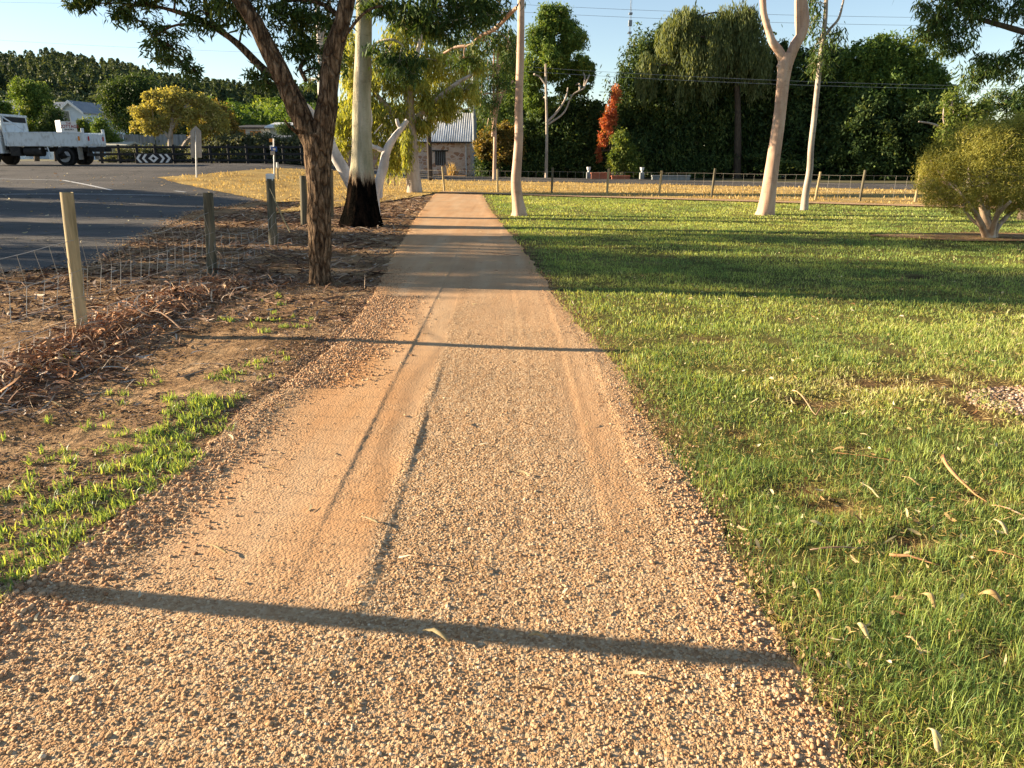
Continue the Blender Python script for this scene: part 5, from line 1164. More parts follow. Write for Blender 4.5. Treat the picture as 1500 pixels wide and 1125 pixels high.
for sx_ in (1, -1):
    poly = [(0, o_[1]), (sx_ * o_[0], 0), (0, -o_[1]), (0, -i_[1]), (sx_ * i_[0], 0), (0, i_[1])]
    mb.prism([(c.x + x, c.z + z) for x, z in (poly if sx_ > 0 else poly[::-1])], c.y - .026, c.y - .0215)
mb.build('diamond', M['white_paint'], cb)
# tall sign seen from the back
b = G(288, 262); sg = empty('road_sign', b); tag(sg, 'back of a tall pointed road sign at the tip of the dry grass', 'road sign')
Ys = b.y; s = pxm(Ys)
mb = MB(b); mb.cyl(b + Vector((0, 0, -.1)), W(286, 192, Ys) + Vector((0, .05, 0)), .033, 10); mb.build('pole', M['galv'], sg, smooth=True)
q = lambda x, y: (W(x, y, Ys).x, W(x, y, Ys).z)
mb = MB(b); mb.prism([q(279, 231), q(295, 231), q(294, 192), q(286, 184), q(278, 192)], Ys + .045, Ys + .055); mb.build('panel', M['sign_back'], sg)
mb = MB(b); mb.prism([q(285.1, 230), q(287.1, 230), q(286.9, 192), q(285, 192)], Ys + .02, Ys + .041); mb.build('bracket', M['dark_trim'], sg)
# street sign with blue blades
b = G(402, 262); ss_ = empty('street_sign', b); tag(ss_, 'slim grey pole with small blue street signs beside the dry grass', 'road sign'); Ys = b.y
mb = MB(b); mb.cyl(b + Vector((0, 0, -.1)), W(401, 203, Ys), .035, 10); mb.build('pole', M['galv'], ss_, smooth=True)
for (x0, y0, x1, y1, m, zz) in ((398, 215, 406, 222, 'blue_sign', -.05), (395, 213, 400, 219, 'white_paint', .05), (397, 221, 403, 227, 'sign_back', -.06), (394, 203, 400, 208, 'orange_panel', .04)):
    mb = MB(b); a_ = W(x0, y1, Ys); c_ = W(x1, y0, Ys); mb.box(((a_.x + c_.x) / 2, Ys + zz, (a_.z + c_.z) / 2), (c_.x - a_.x, .02, c_.z - a_.z)); mb.build('sign_blade', M[m], ss_)
mb = MB(b); a_ = W(400.5, 220, Ys); c_ = W(404, 217, Ys); mb.box(((a_.x + c_.x) / 2, Ys - .063, (a_.z + c_.z) / 2), (c_.x - a_.x, .004, c_.z - a_.z)); mb.build('arrow_mark', M['white_paint'], ss_)
b = G(407, 264); mk = empty('marker_post', b); tag(mk, 'short white topped marker post right of the street sign', 'post')
mb = MB(b); t_ = W(406, 238, b.y); mb.tube([(b - Vector((0, 0, .1)), .05), (t_, .045)], 8, sub=1); mb.build('shaft', M['post_pale'], mk, smooth=True)
mb = MB(b); mb.tube([(t_ - Vector((0, 0, .25)), .052), (t_ + Vector((0, 0, .01)), .05)], 8, sub=1); mb.build('white_band', M['white_paint'], mk, smooth=True)
# thin stakes and poles in the middle
for (bx, by, ty_, Yd, r, m, lab) in ((578, 272, 245, 36, .025, 'pole_dark', 'thin dark stake left of the weeping gum trunk'), (568, 268, 240, 38, .05, 'post_dark', 'short dark post between the white limbs and the weeping gum')):
    B_ = W(bx, by, Yd); B_.z = float(terr(B_.x, Yd)); T_ = W(bx, ty_, Yd); mb = MB(B_); mb.tube([(B_ - Vector((0, 0, .1)), r), (T_, r * .95)], 8, sub=1); o = mb.build('stake', M[m]); o.location = B_; tag(o, lab, 'stake')
def util_pole(bx, Yd, ty_, r, mat, label, arms=True):
    T_ = W(bx, ty_, Yd); B_ = Vector((T_.x, Yd, 0)); root = empty('utility_pole', B_); tag(root, label, 'pole')
    mb = MB(B_); mb.tube([(B_ - Vector((0, 0, .2)), r * 1.1), (B_.lerp(T_, .5), r), (T_, r * .8)], 12, .02, 3); mb.build('shaft', mat, root, smooth=True)
    if arms:
        mb = MB(B_); mb.box(T_ - Vector((0, 0, .4)), (2.0, .1, .1), bev=.01); mb.build('crossarm', M['dark_bark'], root)
        for dx in (-.9, -.3, .3, .9):
            mb = MB(B_); mb.cyl(T_ + Vector((dx, 0, -.35)), T_ + Vector((dx, 0, -.18)), .04, 8); mb.build('insulator', M['white_paint'], root)
    return T_
t1 = util_pole(623, 43.5, 30, .13, M['pole_dark'], 'dark wooden utility pole in front of the stone building', False)
t2 = util_pole(693, 55.5, 45, .15, M['pole_grey'], 'grey utility pole at the right corner of the stone building', True)
# ------------------------------------------------------------------ stone building
Yb = 56.0
bl = W(440, 256, Yb); br_ = W(689, 256, Yb)
org = Vector(((bl.x + br_.x) / 2, Yb + 3, 0)); bd = empty('stone_building', org); tag(bd, 'old sandstone building with an iron roof and one barred window', 'building')
x0, x1 = bl.x, br_.x; ze = W(600, 208, Yb).z; zr = W(600, 170, Yb).z + .35
xm_ = W(560, 208, Yb).x
wx0, wx1 = W(637, 230, Yb).x, W(653, 230, Yb).x; wz0, wz1 = W(640, 242, Yb).z, W(640, 222, Yb).z
mb = MB(org); yc = Yb + .2
def wseg(a, b_, z0, z1, m=mb): m.box(((a + b_) / 2, yc, (z0 + z1) / 2), (b_ - a, .4, z1 - z0))
wseg(xm_, wx0, -.1, ze); wseg(wx1, x1, -.1, ze); wseg(wx0, wx1, -.1, wz0); wseg(wx0, wx1, wz1, ze)
mb.box((x1 - .2, Yb + 3.2, ze / 2), (.4, 5.6, ze + .2)); mb.box(((xm_ + x1) / 2, Yb + 6.2, ze / 2), (x1 - xm_, .4, ze + .2))
mb.prism([(Yb + .2, ze + .1), (Yb + 6.2, ze + .1), (Yb + 3.2, zr - .1)], 0, 0) if False else None
mb.build('wall', M['stone_wall'], bd)
mb = MB(org); mb.box(((x0 + xm_) / 2, yc + .3, ze / 2 - .1), (xm_ - x0, .4, ze + .1)); mb.box((x0 + .2, Yb + 3.2, ze / 2 - .1), (.4, 5.0, ze)); w2 = mb.build('side_wall', M['brick_wall'], bd); w2['label'] = 'redder lower wall at the left end'
wn = MB(org); wn.box(((wx0 + wx1) / 2, Yb + .12, (wz0 + wz1) / 2), (wx1 - wx0 + .02, .05, wz1 - wz0)); wn_o = wn.build('window', M['dark_trim'], bd)
for kx in range(6):
    mb = MB(org); mb.box((wx0 + (kx + .5) * (wx1 - wx0) / 6, Yb + .08, (wz0 + wz1) / 2), (.03, .03, wz1 - wz0)); mb.build('bar', M['pole_grey'], wn_o)
mb = MB(org); mb.box(((wx0 + wx1) / 2, Yb + .06, wz1 + .05), (wx1 - wx0 + .35, .24, .1)); mb.build('lintel', M['dark_trim'], bd)
# corrugated roof, two slopes
def corr(xa, xb, ya, za, yb, zb, name, mat, parent, pitch=.16, amp=.022, org=org):
    n = int((xb - xa) / pitch * 6); X = np.linspace(xa, xb, n); w = np.sin(X / pitch * 2 * PI) * amp
    V = np.concatenate([np.stack([X, ya + 0 * X, za + w], -1), np.stack([X, yb + 0 * X, zb + w], -1), np.stack([X, yb + 0 * X, zb + w - .02], -1), np.stack([X, ya + 0 * X, za + w - .02], -1)]) - np.array(org)
    i = np.arange(n - 1); Fq = np.concatenate([np.stack([i + a * n, i + 1 + a * n, i + 1 + b_ * n, i + b_ * n], -1) for a, b_ in ((0, 1), (1, 2), (2, 3), (3, 0))])
    return mesh_np(name, V, Fq, mat, parent=parent, smooth=False)
ro = corr(xm_ - .3, x1 + .12, Yb - .3, ze + .03, Yb + 3.2, zr, 'roof', M['iron'], bd)
corr(xm_ - .3, x1 + .12, Yb + 6.7, ze + .03, Yb + 3.22, zr, 'roof', M['iron'], bd)
corr(x0 - .2, xm_ - .32, Yb - .1, ze - .28, Yb + 4, ze + .5, 'roof', M['iron'], bd)
for xx in (x1 - .2, xm_ + .2):
    mb = MB(org); vs = [Vector((xx, Yb + .2, ze - .01)), Vector((xx, Yb + 6.2, ze - .01)), Vector((xx, Yb + 3.2, zr - .08))]
    mb.add([v + Vector((.19, 0, 0)) for v in vs] + [v - Vector((.19, 0, 0)) for v in vs], [(0, 1, 2), (5, 4, 3), (0, 3, 4, 1), (1, 4, 5, 2), (2, 5, 3, 0)]); mb.build('gable', M['stone_wall'], bd)
mb = MB(org); mb.box(((xm_ + x1) / 2, Yb - .36, ze - .04), (x1 - xm_ + .4, .1, .1), bev=.02); mb.build('gutter', M['dark_trim'], bd)
mb = MB(org); mb.cyl(Vector((x1 - .28, Yb - .06, 0)), Vector((x1 - .28, Yb - .06, ze - .25)), .045, 8); mb.cyl(Vector((x1 - .28, Yb - .06, ze - .25)), Vector((x1 - .2, Yb - .34, ze - .08)), .045, 8); mb.build('downpipe', M['white_paint'], bd, smooth=True)
dx0, dx1 = W(580, 230, Yb).x, W(598, 230, Yb).x
mb = MB(org); mb.box(((dx0 + dx1) / 2, Yb - .03, 1.05), (dx1 - dx0, .05, 2.1)); mb.build('door', M['old_fence'], bd)
# plume grass by the wall
g = W(662, 256, 54.5); g.z = 0
n = 60; xs = g.x + R.normal(0, .15, n); ys = g.y + R.normal(0, .1, n)
o = blades('tall_dry_grass', xs, ys, 0 * xs, .5 + .5 * R.random(n), .05 + 0 * xs, M['dryblade'], 'pale tuft of tall dry grass against the stone wall', 'grass', R.random(n), .25, 3)
del o['kind']
# kerb between dry strip and building
mb = MB(); mb.box((1.6 - 9, 51.6, .07), (.01, .01, .01)) if False else None
# ------------------------------------------------------------------ garden bits behind the far fence
def gwall(px0, px1, Yd, h, mat, label, name='garden_wall'):
    a_ = W(px0, 262, Yd); b_ = W(px1, 262, Yd); c_ = Vector(((a_.x + b_.x) / 2, Yd, 0)); root = empty(name, c_); tag(root, label, 'wall')
    mb = MB(c_); mb.box(c_ + Vector((0, 0, h / 2 - .05)), (b_.x - a_.x, .24, h)); mb.build('wall', mat, root)
    mb = MB(c_); mb.box(c_ + Vector((0, 0, h - .02)), (b_.x - a_.x + .08, .32, .08), bev=.01); mb.build('coping', mat, root)
gwall(866, 893, 46.5, .38, M['red_brick'], 'low red brick garden wall left of the bright green shrub')
gwall(896, 922, 46, .22, M['red_brick'], 'low pale kerb wall under the bright green shrub')
for px, Yd, lab in ((862, 47.5, 'white urn on a pillar left of the red brick wall'), (940, 46.5, 'pale urn on a pillar right of the bright green shrub')):
    p = W(px, 260, Yd); p.z = 0; root = empty('garden_urn', p); tag(root, lab, 'urn', 'garden urns')
    mb = MB(p); mb.box(p + Vector((0, 0, .2)), (.26, .26, .4), bev=.02); mb.build('pillar', M['old_fence'], root)
    mb = MB(p); mb.tube([(p + Vector((0, 0, .4)), .08), (p + Vector((0, 0, .46)), .045), (p + Vector((0, 0, .56)), .11), (p + Vector((0, 0, .68)), .13), (p + Vector((0, 0, .70)), .14)], 12, sub=4); mb.build('bowl', M['white_paint'], root, smooth=True)
gwall(955, 1010, 45.5, .25, M['old_fence'], 'low grey retaining wall in the shade of the dark trees')
# a bench in the garden
p = W(838, 262, 52); p.z = 0; root = empty('garden_bench', p); tag(root, 'dark slatted garden bench in front of the dark hedge', 'bench')
for k_ in range(4):
    mb = MB(p); mb.box(p + Vector((0, -.2 + k_ * .13, .45)), (1.3, .1, .03)); mb.build('seat_slat', M['dark_bark'], root)
for k_ in range(3):
    mb = MB(p); mb.box(p + Vector((0, .28, .6 + k_ * .14)), (1.3, .03, .09)); mb.build('back_slat', M['dark_bark'], root)
for sx_ in (-.58, .58):
    for sy_ in (-.18, .26):
        mb = MB(p); mb.box(p + Vector((sx_, sy_, .22 if sy_ < 0 else .46)), (.06, .05, .46 if sy_ < 0 else .92)); mb.build('leg', M['dark_bark'], root)
# small marker plate at hedge
# ------------------------------------------------------------------ left buildings
def house(name, label, px0, px1, Yd, eave_py, ridge_py, wallm, roofm, depth=6, gable_front=False, win=(), cat='house', zb=.9, rz=0):
    a_ = W(px0, eave_py, Yd); b_ = W(px1, eave_py, Yd); zt = W(px0, ridge_py, Yd).z; ze_ = a_.z; x0, x1 = a_.x, b_.x; w_ = x1 - x0
    org = Vector(((x0 + x1) / 2, Yd, zb)); root = empty(name, org); tag(root, label, cat)
    mb = MB(org)
    if gable_front:
        mb.prism([(x0, zb - .2), (x1, zb - .2), (x1, ze_), ((x0 + x1) / 2, zt), (x0, ze_)], Yd, Yd + depth)
        mb.build('wall', wallm, root)
        for sg_ in (-1, 1):
            e = .25; xc = (x0 + x1) / 2; xe = xc + sg_ * (w_ / 2 + e); sl = (zt - ze_) / (w_ / 2); zee = ze_ - sl * e
            poly = [(xc, zt + .02), (xe, zee + .02), (xe, zee + .12), (xc, zt + .14)]
            if sg_ > 0: poly = poly[::-1]
            mb = MB(org); mb.prism(poly, Yd - .3, Yd + depth + .2); mb.build('roof', roofm, root)
            mb = MB(org); poly2 = [(xc, zt - .14), (xe, zee - .14), (xe, zee + .13), (xc, zt + .15)]
            mb.prism(poly2 if sg_ < 0 else poly2[::-1], Yd - .36, Yd - .305); mb.build('bargeboard', M['white_paint'], root)
    else:
        mb.box(((x0 + x1) / 2, Yd + depth / 2, (ze_ + zb) / 2 - .1), (w_, depth, ze_ - zb + .2)); mb.build('wall', wallm, root)
        for sg_ in (0, 1):
            ya = Yd - .4 if sg_ == 0 else Yd + depth + .4; mb = MB(org); ym = Yd + depth / 2
            vs = [(x0 - .3, ya, ze_ - .1), (x1 + .3, ya, ze_ - .1), (x1 + .3, ym, zt), (x0 - .3, ym, zt)]
            vs2 = [(v[0], v[1], v[2] + .12) for v in vs]
            mb.add(vs + vs2, [(0, 1, 2, 3), (7, 6, 5, 4), (0, 4, 5, 1), (1, 5, 6, 2), (2, 6, 7, 3), (3, 7, 4, 0)]); mb.build('roof', roofm, root)
    for (wa, wb, wy0, wy1) in win:
        A_ = W(wa, wy1, Yd); B_ = W(wb, wy0, Yd); mb = MB(org); mb.box(((A_.x + B_.x) / 2, Yd - .03, (A_.z + B_.z) / 2), (B_.x - A_.x + .16, .07, B_.z - A_.z + .16)); fr = mb.build('window', M['white_paint'], root)
        mb = MB(org); mb.box(((A_.x + B_.x) / 2, Yd - .055, (A_.z + B_.z) / 2), (B_.x - A_.x, .04, B_.z - A_.z)); mb.build('pane', M['glass'], fr)
    return root
house('cottage', 'pale blue gabled cottage between the truck and the pine hill', 88, 120, 78, 163, 149, M['blue_wall'], M['roof_grey'], 8, True, [(96, 101, 163, 182), (103.5, 105.5, 151, 155)])
house('cottage_wing', 'grey roofed wing running left from the pale blue gable', 60, 87, 80, 163, 148, M['blue_wall'], M['roof_grey'], 7)
house('low_house', 'long low house with a faded pink roof right of the gabled cottage', 121, 168, 82, 170, 163, M['blue_wall'], M['roof_pink'], 6, win=[(130, 138, 174, 186)])
house('far_house', 'grey roofed house at the left frame edge behind the truck cab', -25, 23, 84, 160, 146, M['blue_wall'], M['roof_grey'], 7, win=[(0, 8, 168, 180)])
house('shop_building', 'low shop with white and orange painted front left of the rough gum', 342, 396, 66, 187, 183, M['white_paint'], M['dark_trim'], 8, cat='building', win=[(345, 355, 190, 200)])
shop = [o for o in bpy.data.objects if o.name.startswith('shop_building')][0]
for (pa, pb, ya, yb_) in ((343, 359, 190, 200), (367, 382, 192, 200)):
    A_ = W(pa, yb_, 65.9); B_ = W(pb, ya, 65.9); mb = MB(shop.location); mb.box(((A_.x + B_.x) / 2, 65.88, (A_.z + B_.z) / 2), (B_.x - A_.x, .08, B_.z - A_.z)); mb.build('painted_panel', M['orange_panel'], shop)
house('verandah_shed', 'small shed with a wide white verandah roof beside the shop', 395, 440, 63, 186, 180, M['cream_wall'], M['white_paint'], 5, cat='building')
house('flat_roof_shed', 'long grey flat roofed shed showing above the olive hedge', 375, 432, 56, 202, 199, M['roof_grey'], M['roof_grey'], 4, cat='building')
house('cream_shed', 'low cream wall and shed behind the rail fence at the truck tail', 153, 182, 54, 213, 210, M['cream_wall'], M['cream_wall'], 2, cat='building')
# sheet fence
a_ = W(160, 215, 60); b_ = W(345, 215, 60); root = empty('sheet_fence', (a_.x, 60, .9)); tag(root, 'weathered grey sheet metal fence behind the yellow tree', 'fence')
k_ = 8
for i in range(k_):
    xa = a_.x + (b_.x - a_.x) * i / k_; xb = a_.x + (b_.x - a_.x) * (i + 1) / k_ - .06
    corr(xa, xb, 60, .8, 60.02, W(200, 196 + (i % 3), 60).z, 'panel', M['old_fence'], root, org=root.location) if False else None
    mb = MB(root.location); zt = W(200, 196 + (i % 3), 60).z; mb.box(((xa + xb) / 2, 60 + .03 * (i % 2), (zt + .8) / 2), (xb - xa, .03, zt - .8)); mb.build('panel', M['old_fence'], root)
# bakery sign
Ys = 52; a_ = W(88, 196, Ys); b_ = W(113, 178, Ys); zb = .9
root = empty('shop_sign', (a_.x, Ys, zb)); tag(root, 'white angled sign reading THE COTTAGE in dark red above the truck tray', 'sign')
def face(pts, name, mat):  # pts 4 corners
    mb = MB(root.location); n_ = (Vector(pts[1]) - Vector(pts[0])).cross(Vector(pts[3]) - Vector(pts[0])).normalized() * .05
    mb.add([Vector(p) for p in pts] + [Vector(p) - n_ for p in pts], [(0, 1, 2, 3), (7, 6, 5, 4), (0, 4, 5, 1), (1, 5, 6, 2), (2, 6, 7, 3), (3, 7, 4, 0)]); return mb.build(name, mat, root)
zl, zh = W(90, 197, Ys).z, W(90, 176.5, Ys).z
p0 = W(82.5, 190, Ys + .9); p1 = W(90, 190, Ys); p2 = W(113, 190, Ys + .5)
face([(p0.x, p0.y, zl), (p1.x - .01, p1.y, zl), (p1.x - .01, p1.y, zh + .03), (p0.x, p0.y, zh + .03)], 'side_panel', M['white_paint'])
face([(p1.x + .01, p1.y, zl), (p2.x, p2.y, zl), (p2.x, p2.y, zh - .05), (p1.x + .01, p1.y, zh - .05)], 'front_panel', M['white_paint'])
for px_l in (84, 91, 111):
    q_ = W(px_l, 200, Ys + .55); mb = MB(root.location); mb.cyl(Vector((q_.x, q_.y + .25, zb - .1)), Vector((q_.x, q_.y + .25, zl + .3)), .05, 8); mb.build('leg', M['black_paint'], root)
def text(body, size, loc, rz, mat, name, parent, sx_=1.0):
    cu = bpy.data.curves.new(name, 'FONT'); cu.body = body; cu.size = size; cu.align_x = 'CENTER'; cu.align_y = 'CENTER'; cu.extrude = .004; cu.offset = size * .018
    o = bpy.data.objects.new(name, cu); COL.objects.link(o); dg = bpy.context.evaluated_depsgraph_get(); me = bpy.data.meshes.new_from_object(o.evaluated_get(dg)); bpy.data.objects.remove(o)
    me.materials.clear(); me.materials.append(mat); o = bpy.data.objects.new(name, me); COL.objects.link(o)
    o.rotation_euler = (PI / 2, 0, rz); o.scale = (sx_, 1, 1); o.location = Vector(loc) - (parent.location if parent else Vector()); o.parent = parent; return o
ang = math.atan2(p2.y - p1.y, p2.x - p1.x); cen = (p1 + p2) / 2; nrm = Vector((math.sin(ang), -math.cos(ang), 0)) * .01
text('THE', .17, Vector((cen.x, cen.y, zh - .17)) + nrm, ang, M['red_text'], 'lettering', root)
text('COTTAGE', .27, Vector((cen.x, cen.y, zh - .37)) + nrm, ang, M['red_text'], 'lettering', root, .92)
text('BAKERY', .13, Vector((cen.x, cen.y, zh - .56)) + nrm, ang, M['dark_text'], 'lettering', root, 1.2)
# ------------------------------------------------------------------ truck
tz = float(terr(-22, 41))
TA = math.radians(180 + 3)           # forward direction: left and away
fw = Vector((math.cos(TA), math.sin(TA), 0)); rt = Vector((-fw.y, fw.x, 0))     # rt = towards the near side (left of truck)
rear = W(129, 240, 40.5); rear.z = tz
from mathutils import Matrix
tr = empty('tipper_truck', (rear.x, rear.y, tz)); tr.rotation_euler = (0, 0, TA)
tag(tr, 'white tipper truck with a low tray parked at the far side of the car park', 'truck')
# local coords: x forward, y to the near side (positive y = left of travel = towards camera), z up; origin at near rear corner
def T(nm, shapes, mat, parent=tr, bev=.015, smooth=False):
    mb = MB()
    for sh in shapes:
        if sh[0] == 'b': mb.box(sh[1], sh[2], bev=sh[3] if len(sh) > 3 else bev)
        elif sh[0] == 'c': mb.cyl(Vector(sh[1]), Vector(sh[2]), sh[3], 24)
        elif sh[0] == 't': mb.tube([(Vector(p), r_) for p, r_ in sh[1]], 8, sub=1)
    return mb.build(nm, mat, parent, smooth)
WD = 2.3; L_ = 3.95; yc_ = -WD / 2
z0, z1 = 1.03, 1.60
T('tray_floor', [('b', (L_ / 2, yc_, z0), (L_, WD, .12))], M['truck_white'])
for nm_, y_ in (('side_board', -.03), ('side_board', -WD + .03)):
    sb_ = T(nm_, [('b', (L_ / 2, y_, (z0 + z1) / 2 + .02), (L_ - .1, .06, z1 - z0))], M['truck_white'])
    for k_ in range(4): T('rib', [('b', (.5 + (L_ - 1.0) * k_ / 3, y_ + (.036 if y_ > -1 else -.036), (z0 + z1) / 2), (.05, .014, z1 - z0 - .06), .004)], M['truck_white'], sb_)
    T('top_rail', [('b', (L_ / 2, y_, z1 + .045), (L_, .10, .06))], M['truck_white'], sb_)
tg = T('tailgate', [('b', (-.0, yc_, (z0 + z1) / 2), (.07, WD - .16, z1 - z0 - .02))], M['truck_white'])
for k_ in (-1, 1): T('rib', [('b', (-.05, yc_ + k_ * .45, (z0 + z1) / 2), (.04, .07, z1 - z0 - .1), .006)], M['truck_white'], tg)
for y_ in (-.35, -WD + .35): T('tail_light', [('b', (-.075, y_, 1.36), (.03, .09, .22), .01)], M['red_lens'], tg)
T('side_light', [('b', (.25, .015, 1.36), (.09, .03, .22), .01)], M['orange_lens'])
for y_ in (-.03, -WD + .03): T('corner_post', [('b', (.03, y_, (z0 + z1) / 2 + .12), (.12, .12, z1 - z0 + .28))], M['truck_white'])
hb = T('headboard', [('b', (L_ + .04, yc_, 1.75), (.07, WD, 1.5)), ('b', (L_ + .04, yc_, 2.5), (.12, WD + .06, .10))], M['truck_white'])
T('mesh_opening', [('b', (L_ - .005, yc_, 2.30), (.02, WD - .3, .26), .005)], M['black_paint'], hb)
T('brace', [('b', (L_ - .25, -.06, 2.05), (.5, .05, .06)), ('t', [((L_ - .9, -.08, 1.80), .035), ((L_, -.08, 2.42), .035)])], M['truck_white'], hb)
T('chassis', [('b', (2.6, yc_ + .42, .82), (6.4, .1, .24)), ('b', (2.6, yc_ - .42, .82), (6.4, .1, .24))] + [('b', (x_, yc_, .82), (.12, .8, .16)) for x_ in (0, 1.2, 2.6, 4.0, 5.6)] + [('b', (1.25, yc_, .5), (.16, 1.7, .16))], M['chassis'])
T('fuel_tank', [('c', (2.3, -.32, .72), (3.2, -.32, .72), .25)], M['chassis'], smooth=True)
T('tool_box', [('b', (3.6, -.25, .72), (.5, .4, .46))], M['chassis'])
for x_ in (2.35, 2.05): T('side_marker', [('c', (x_, -.10, .85), (x_, -.07, .85), .045)], M['rim'])
T('mud_flap', [('b', (.42, -.27, .62), (.02, .5, .62), .004)], M['sign_back']); T('mud_flap', [('b', (.42, -WD + .27, .62), (.02, .5, .62), .004)], M['sign_back'])
T('guard_rail', [('t', [((1.95, -.06, 1.0), .03), ((1.85, -.06, .45), .03)])], M['truck_white'])
T('number_plate', [('b', (-.01, yc_ - .1, .68), (.02, .36, .12), .004)], M['white_paint'])
T('wheel_arch', [('t', [((1.15 + .62 * math.cos(a_), -.28, .5 + .60 * math.sin(a_)), .025) for a_ in np.linspace(.15, PI - .15, 9)])], M['chassis'])
T('rear_bumper', [('b', (.05, yc_, .55), (.08, 1.9, .14)), ('b', (.1, yc_ - .7, .75), (.06, .08, .5)), ('b', (.1, yc_ + .7, .75), (.06, .08, .5))], M['chassis'])
def wheel(x, y, dual):
    w_ = .50 if dual else .26; ysg = 1 if y > yc_ else -1
    root = bpy.data.objects.new('wheel', None); COL.objects.link(root); root.parent = tr; root.location = (x, y, .48)
    mb = MB(); prof = [(-w_ / 2, .32), (-w_ / 2, .42), (-w_ / 2 + .04, .475), (w_ / 2 - .04, .475), (w_ / 2, .42), (w_ / 2, .32)]
    mb.tube([(Vector((0, a_, 0)), r_) for a_, r_ in prof], 32, sub=1); mb.build('tyre', M['rubber'], root, smooth=True)
    mb = MB(); f_ = ysg * (w_ / 2)
    mb.tube([(Vector((0, f_ + ysg * .004, 0)), .30), (Vector((0, f_ + ysg * .01, 0)), .27), (Vector((0, f_ - ysg * .0, 0)), .20)], 24, sub=1); mb.build('rim', M['rim'], root, smooth=True)
    mb = MB(); mb.tube([(Vector((0, f_ + ysg * .005, 0)), .13), (Vector((0, f_ + ysg * .03, 0)), .12), (Vector((0, f_ + ysg * .04, 0)), .06)], 16, sub=1); mb.build('hub', M['chassis'], root, smooth=True)
for x_, du in ((1.15, True), (5.0, False)):
    for y_ in (-.30, -WD + .30): wheel(x_, y_, du)
# cab
mb = MB(); cabp = [(x_ - .5, z_) for x_, z_ in [(4.75, .62), (4.75, 2.0), (4.95, 2.25), (6.1, 2.25), (6.45, 2.12), (6.72, 1.62), (6.78, 1.45), (6.8, .55), (6.0, .55), (6.0, .95), (5.9, 1.05), (5.2, 1.05), (5.1, .95), (5.1, .62)]]
mb.prism(cabp, -2.2, -.1); mb.build('cab', M['truck_white'], tr)
for y_ in (-.095, -2.205):
    mb = MB(); mb.prism([(4.85, 1.62), (4.85, 2.08), (5.65, 2.08), (5.92, 1.62)], y_ - .004, y_ + .004); mb.build('side_window', M['glass'], tr)
    T('door_handle', [('b', (4.92, y_ + (.02 if y_ > -1 else -.02), 1.42), (.16, .03, .04), .008)], M['black_paint'])
T('windscreen', [('b', (6.12, yc_, 1.88), (.03, 1.7, .4), .01)], M['glass'])
T('front_bumper', [('b', (6.35, yc_, .62), (.14, 2.1, .3))], M['white_paint'])
for y_ in (-.4, -1.9): T('headlight', [('b', (6.33, y_, .95), (.04, .32, .2), .02)], M['galv'])
T('exhaust_stack', [('c', (4.12, -.35, .8), (4.12, -.35, 1.9), .07)], M['chassis'], smooth=True)
# ------------------------------------------------------------------ power lines and mast
def cable(label, a, b_, sag, r=.02):
    r = r * .55
    A_ = Vector(a); B_ = Vector(b_); mb = MB(A_); pts = []
    for i in range(25):
        t = i / 24; p = A_.lerp(B_, t); p.z -= sag * 4 * t * (1 - t); pts.append((p, r))
    mb.tube(pts, 5, sub=1, cap=False); o = mb.build('power_line', M['cable']); o.location = A_; tag(o, label, 'power line', 'power lines'); return o
cable('uppermost power line crossing the sky at the top right', W(560, -6, 62), W(1700, 26, 56), .5)
cable('second power line just below the uppermost at top right', W(560, 5, 62), W(1700, 38, 56), .5)
cable('lower power line passing in front of the dark weeping tree', W(690, 92, 47), W(1700, 128, 44), .35, .014)
cable('lowest power line close under the one before the dark tree', W(690, 99, 46.6), W(1700, 132, 43.6), .35, .014)
cable('faint power line low in the sky at the left', W(-100, 52, 75), W(693, 84, 58), .3, .016)
cable('short power line in the top left corner of the sky', W(-100, 1, 70), W(693, 10, 58), .1, .016)
mp = W(916, 200, 210); mp.z = 0; mt = W(918, -40, 210)
mast = empty('radio_mast', mp); tag(mast, 'thin distant radio mast rising behind the dark weeping tree', 'mast')
mb = MB(mp)
hz = mt.z
for k_ in range(3):
    a_ = 2 * PI * k_ / 3; o_ = Vector((math.cos(a_) * .28, math.sin(a_) * .28, 0)); mb.cyl(mp + o_, Vector((mp.x, mp.y, hz)) + o_ * .6, .045, 5)
for i in range(int(hz / 1.2)):
    a_ = 2 * PI * (i % 3) / 3; b_ = 2 * PI * ((i + 1) % 3) / 3
    mb.cyl(mp + Vector((math.cos(a_) * .26, math.sin(a_) * .26, i * 1.2)), mp + Vector((math.cos(b_) * .26, math.sin(b_) * .26, (i + 1) * 1.2)), .025, 4)
mb.build('lattice', M['cable'], mast)
for yy_ in (20, 34, 48, 75):
    z_ = W(918, yy_, 210).z; mb = MB(mp); mb.box((mp.x, mp.y, z_), (.9, .9, .5 if yy_ != 34 else 1.4), bev=.05); mb.build('antenna', M['cable'], mast)
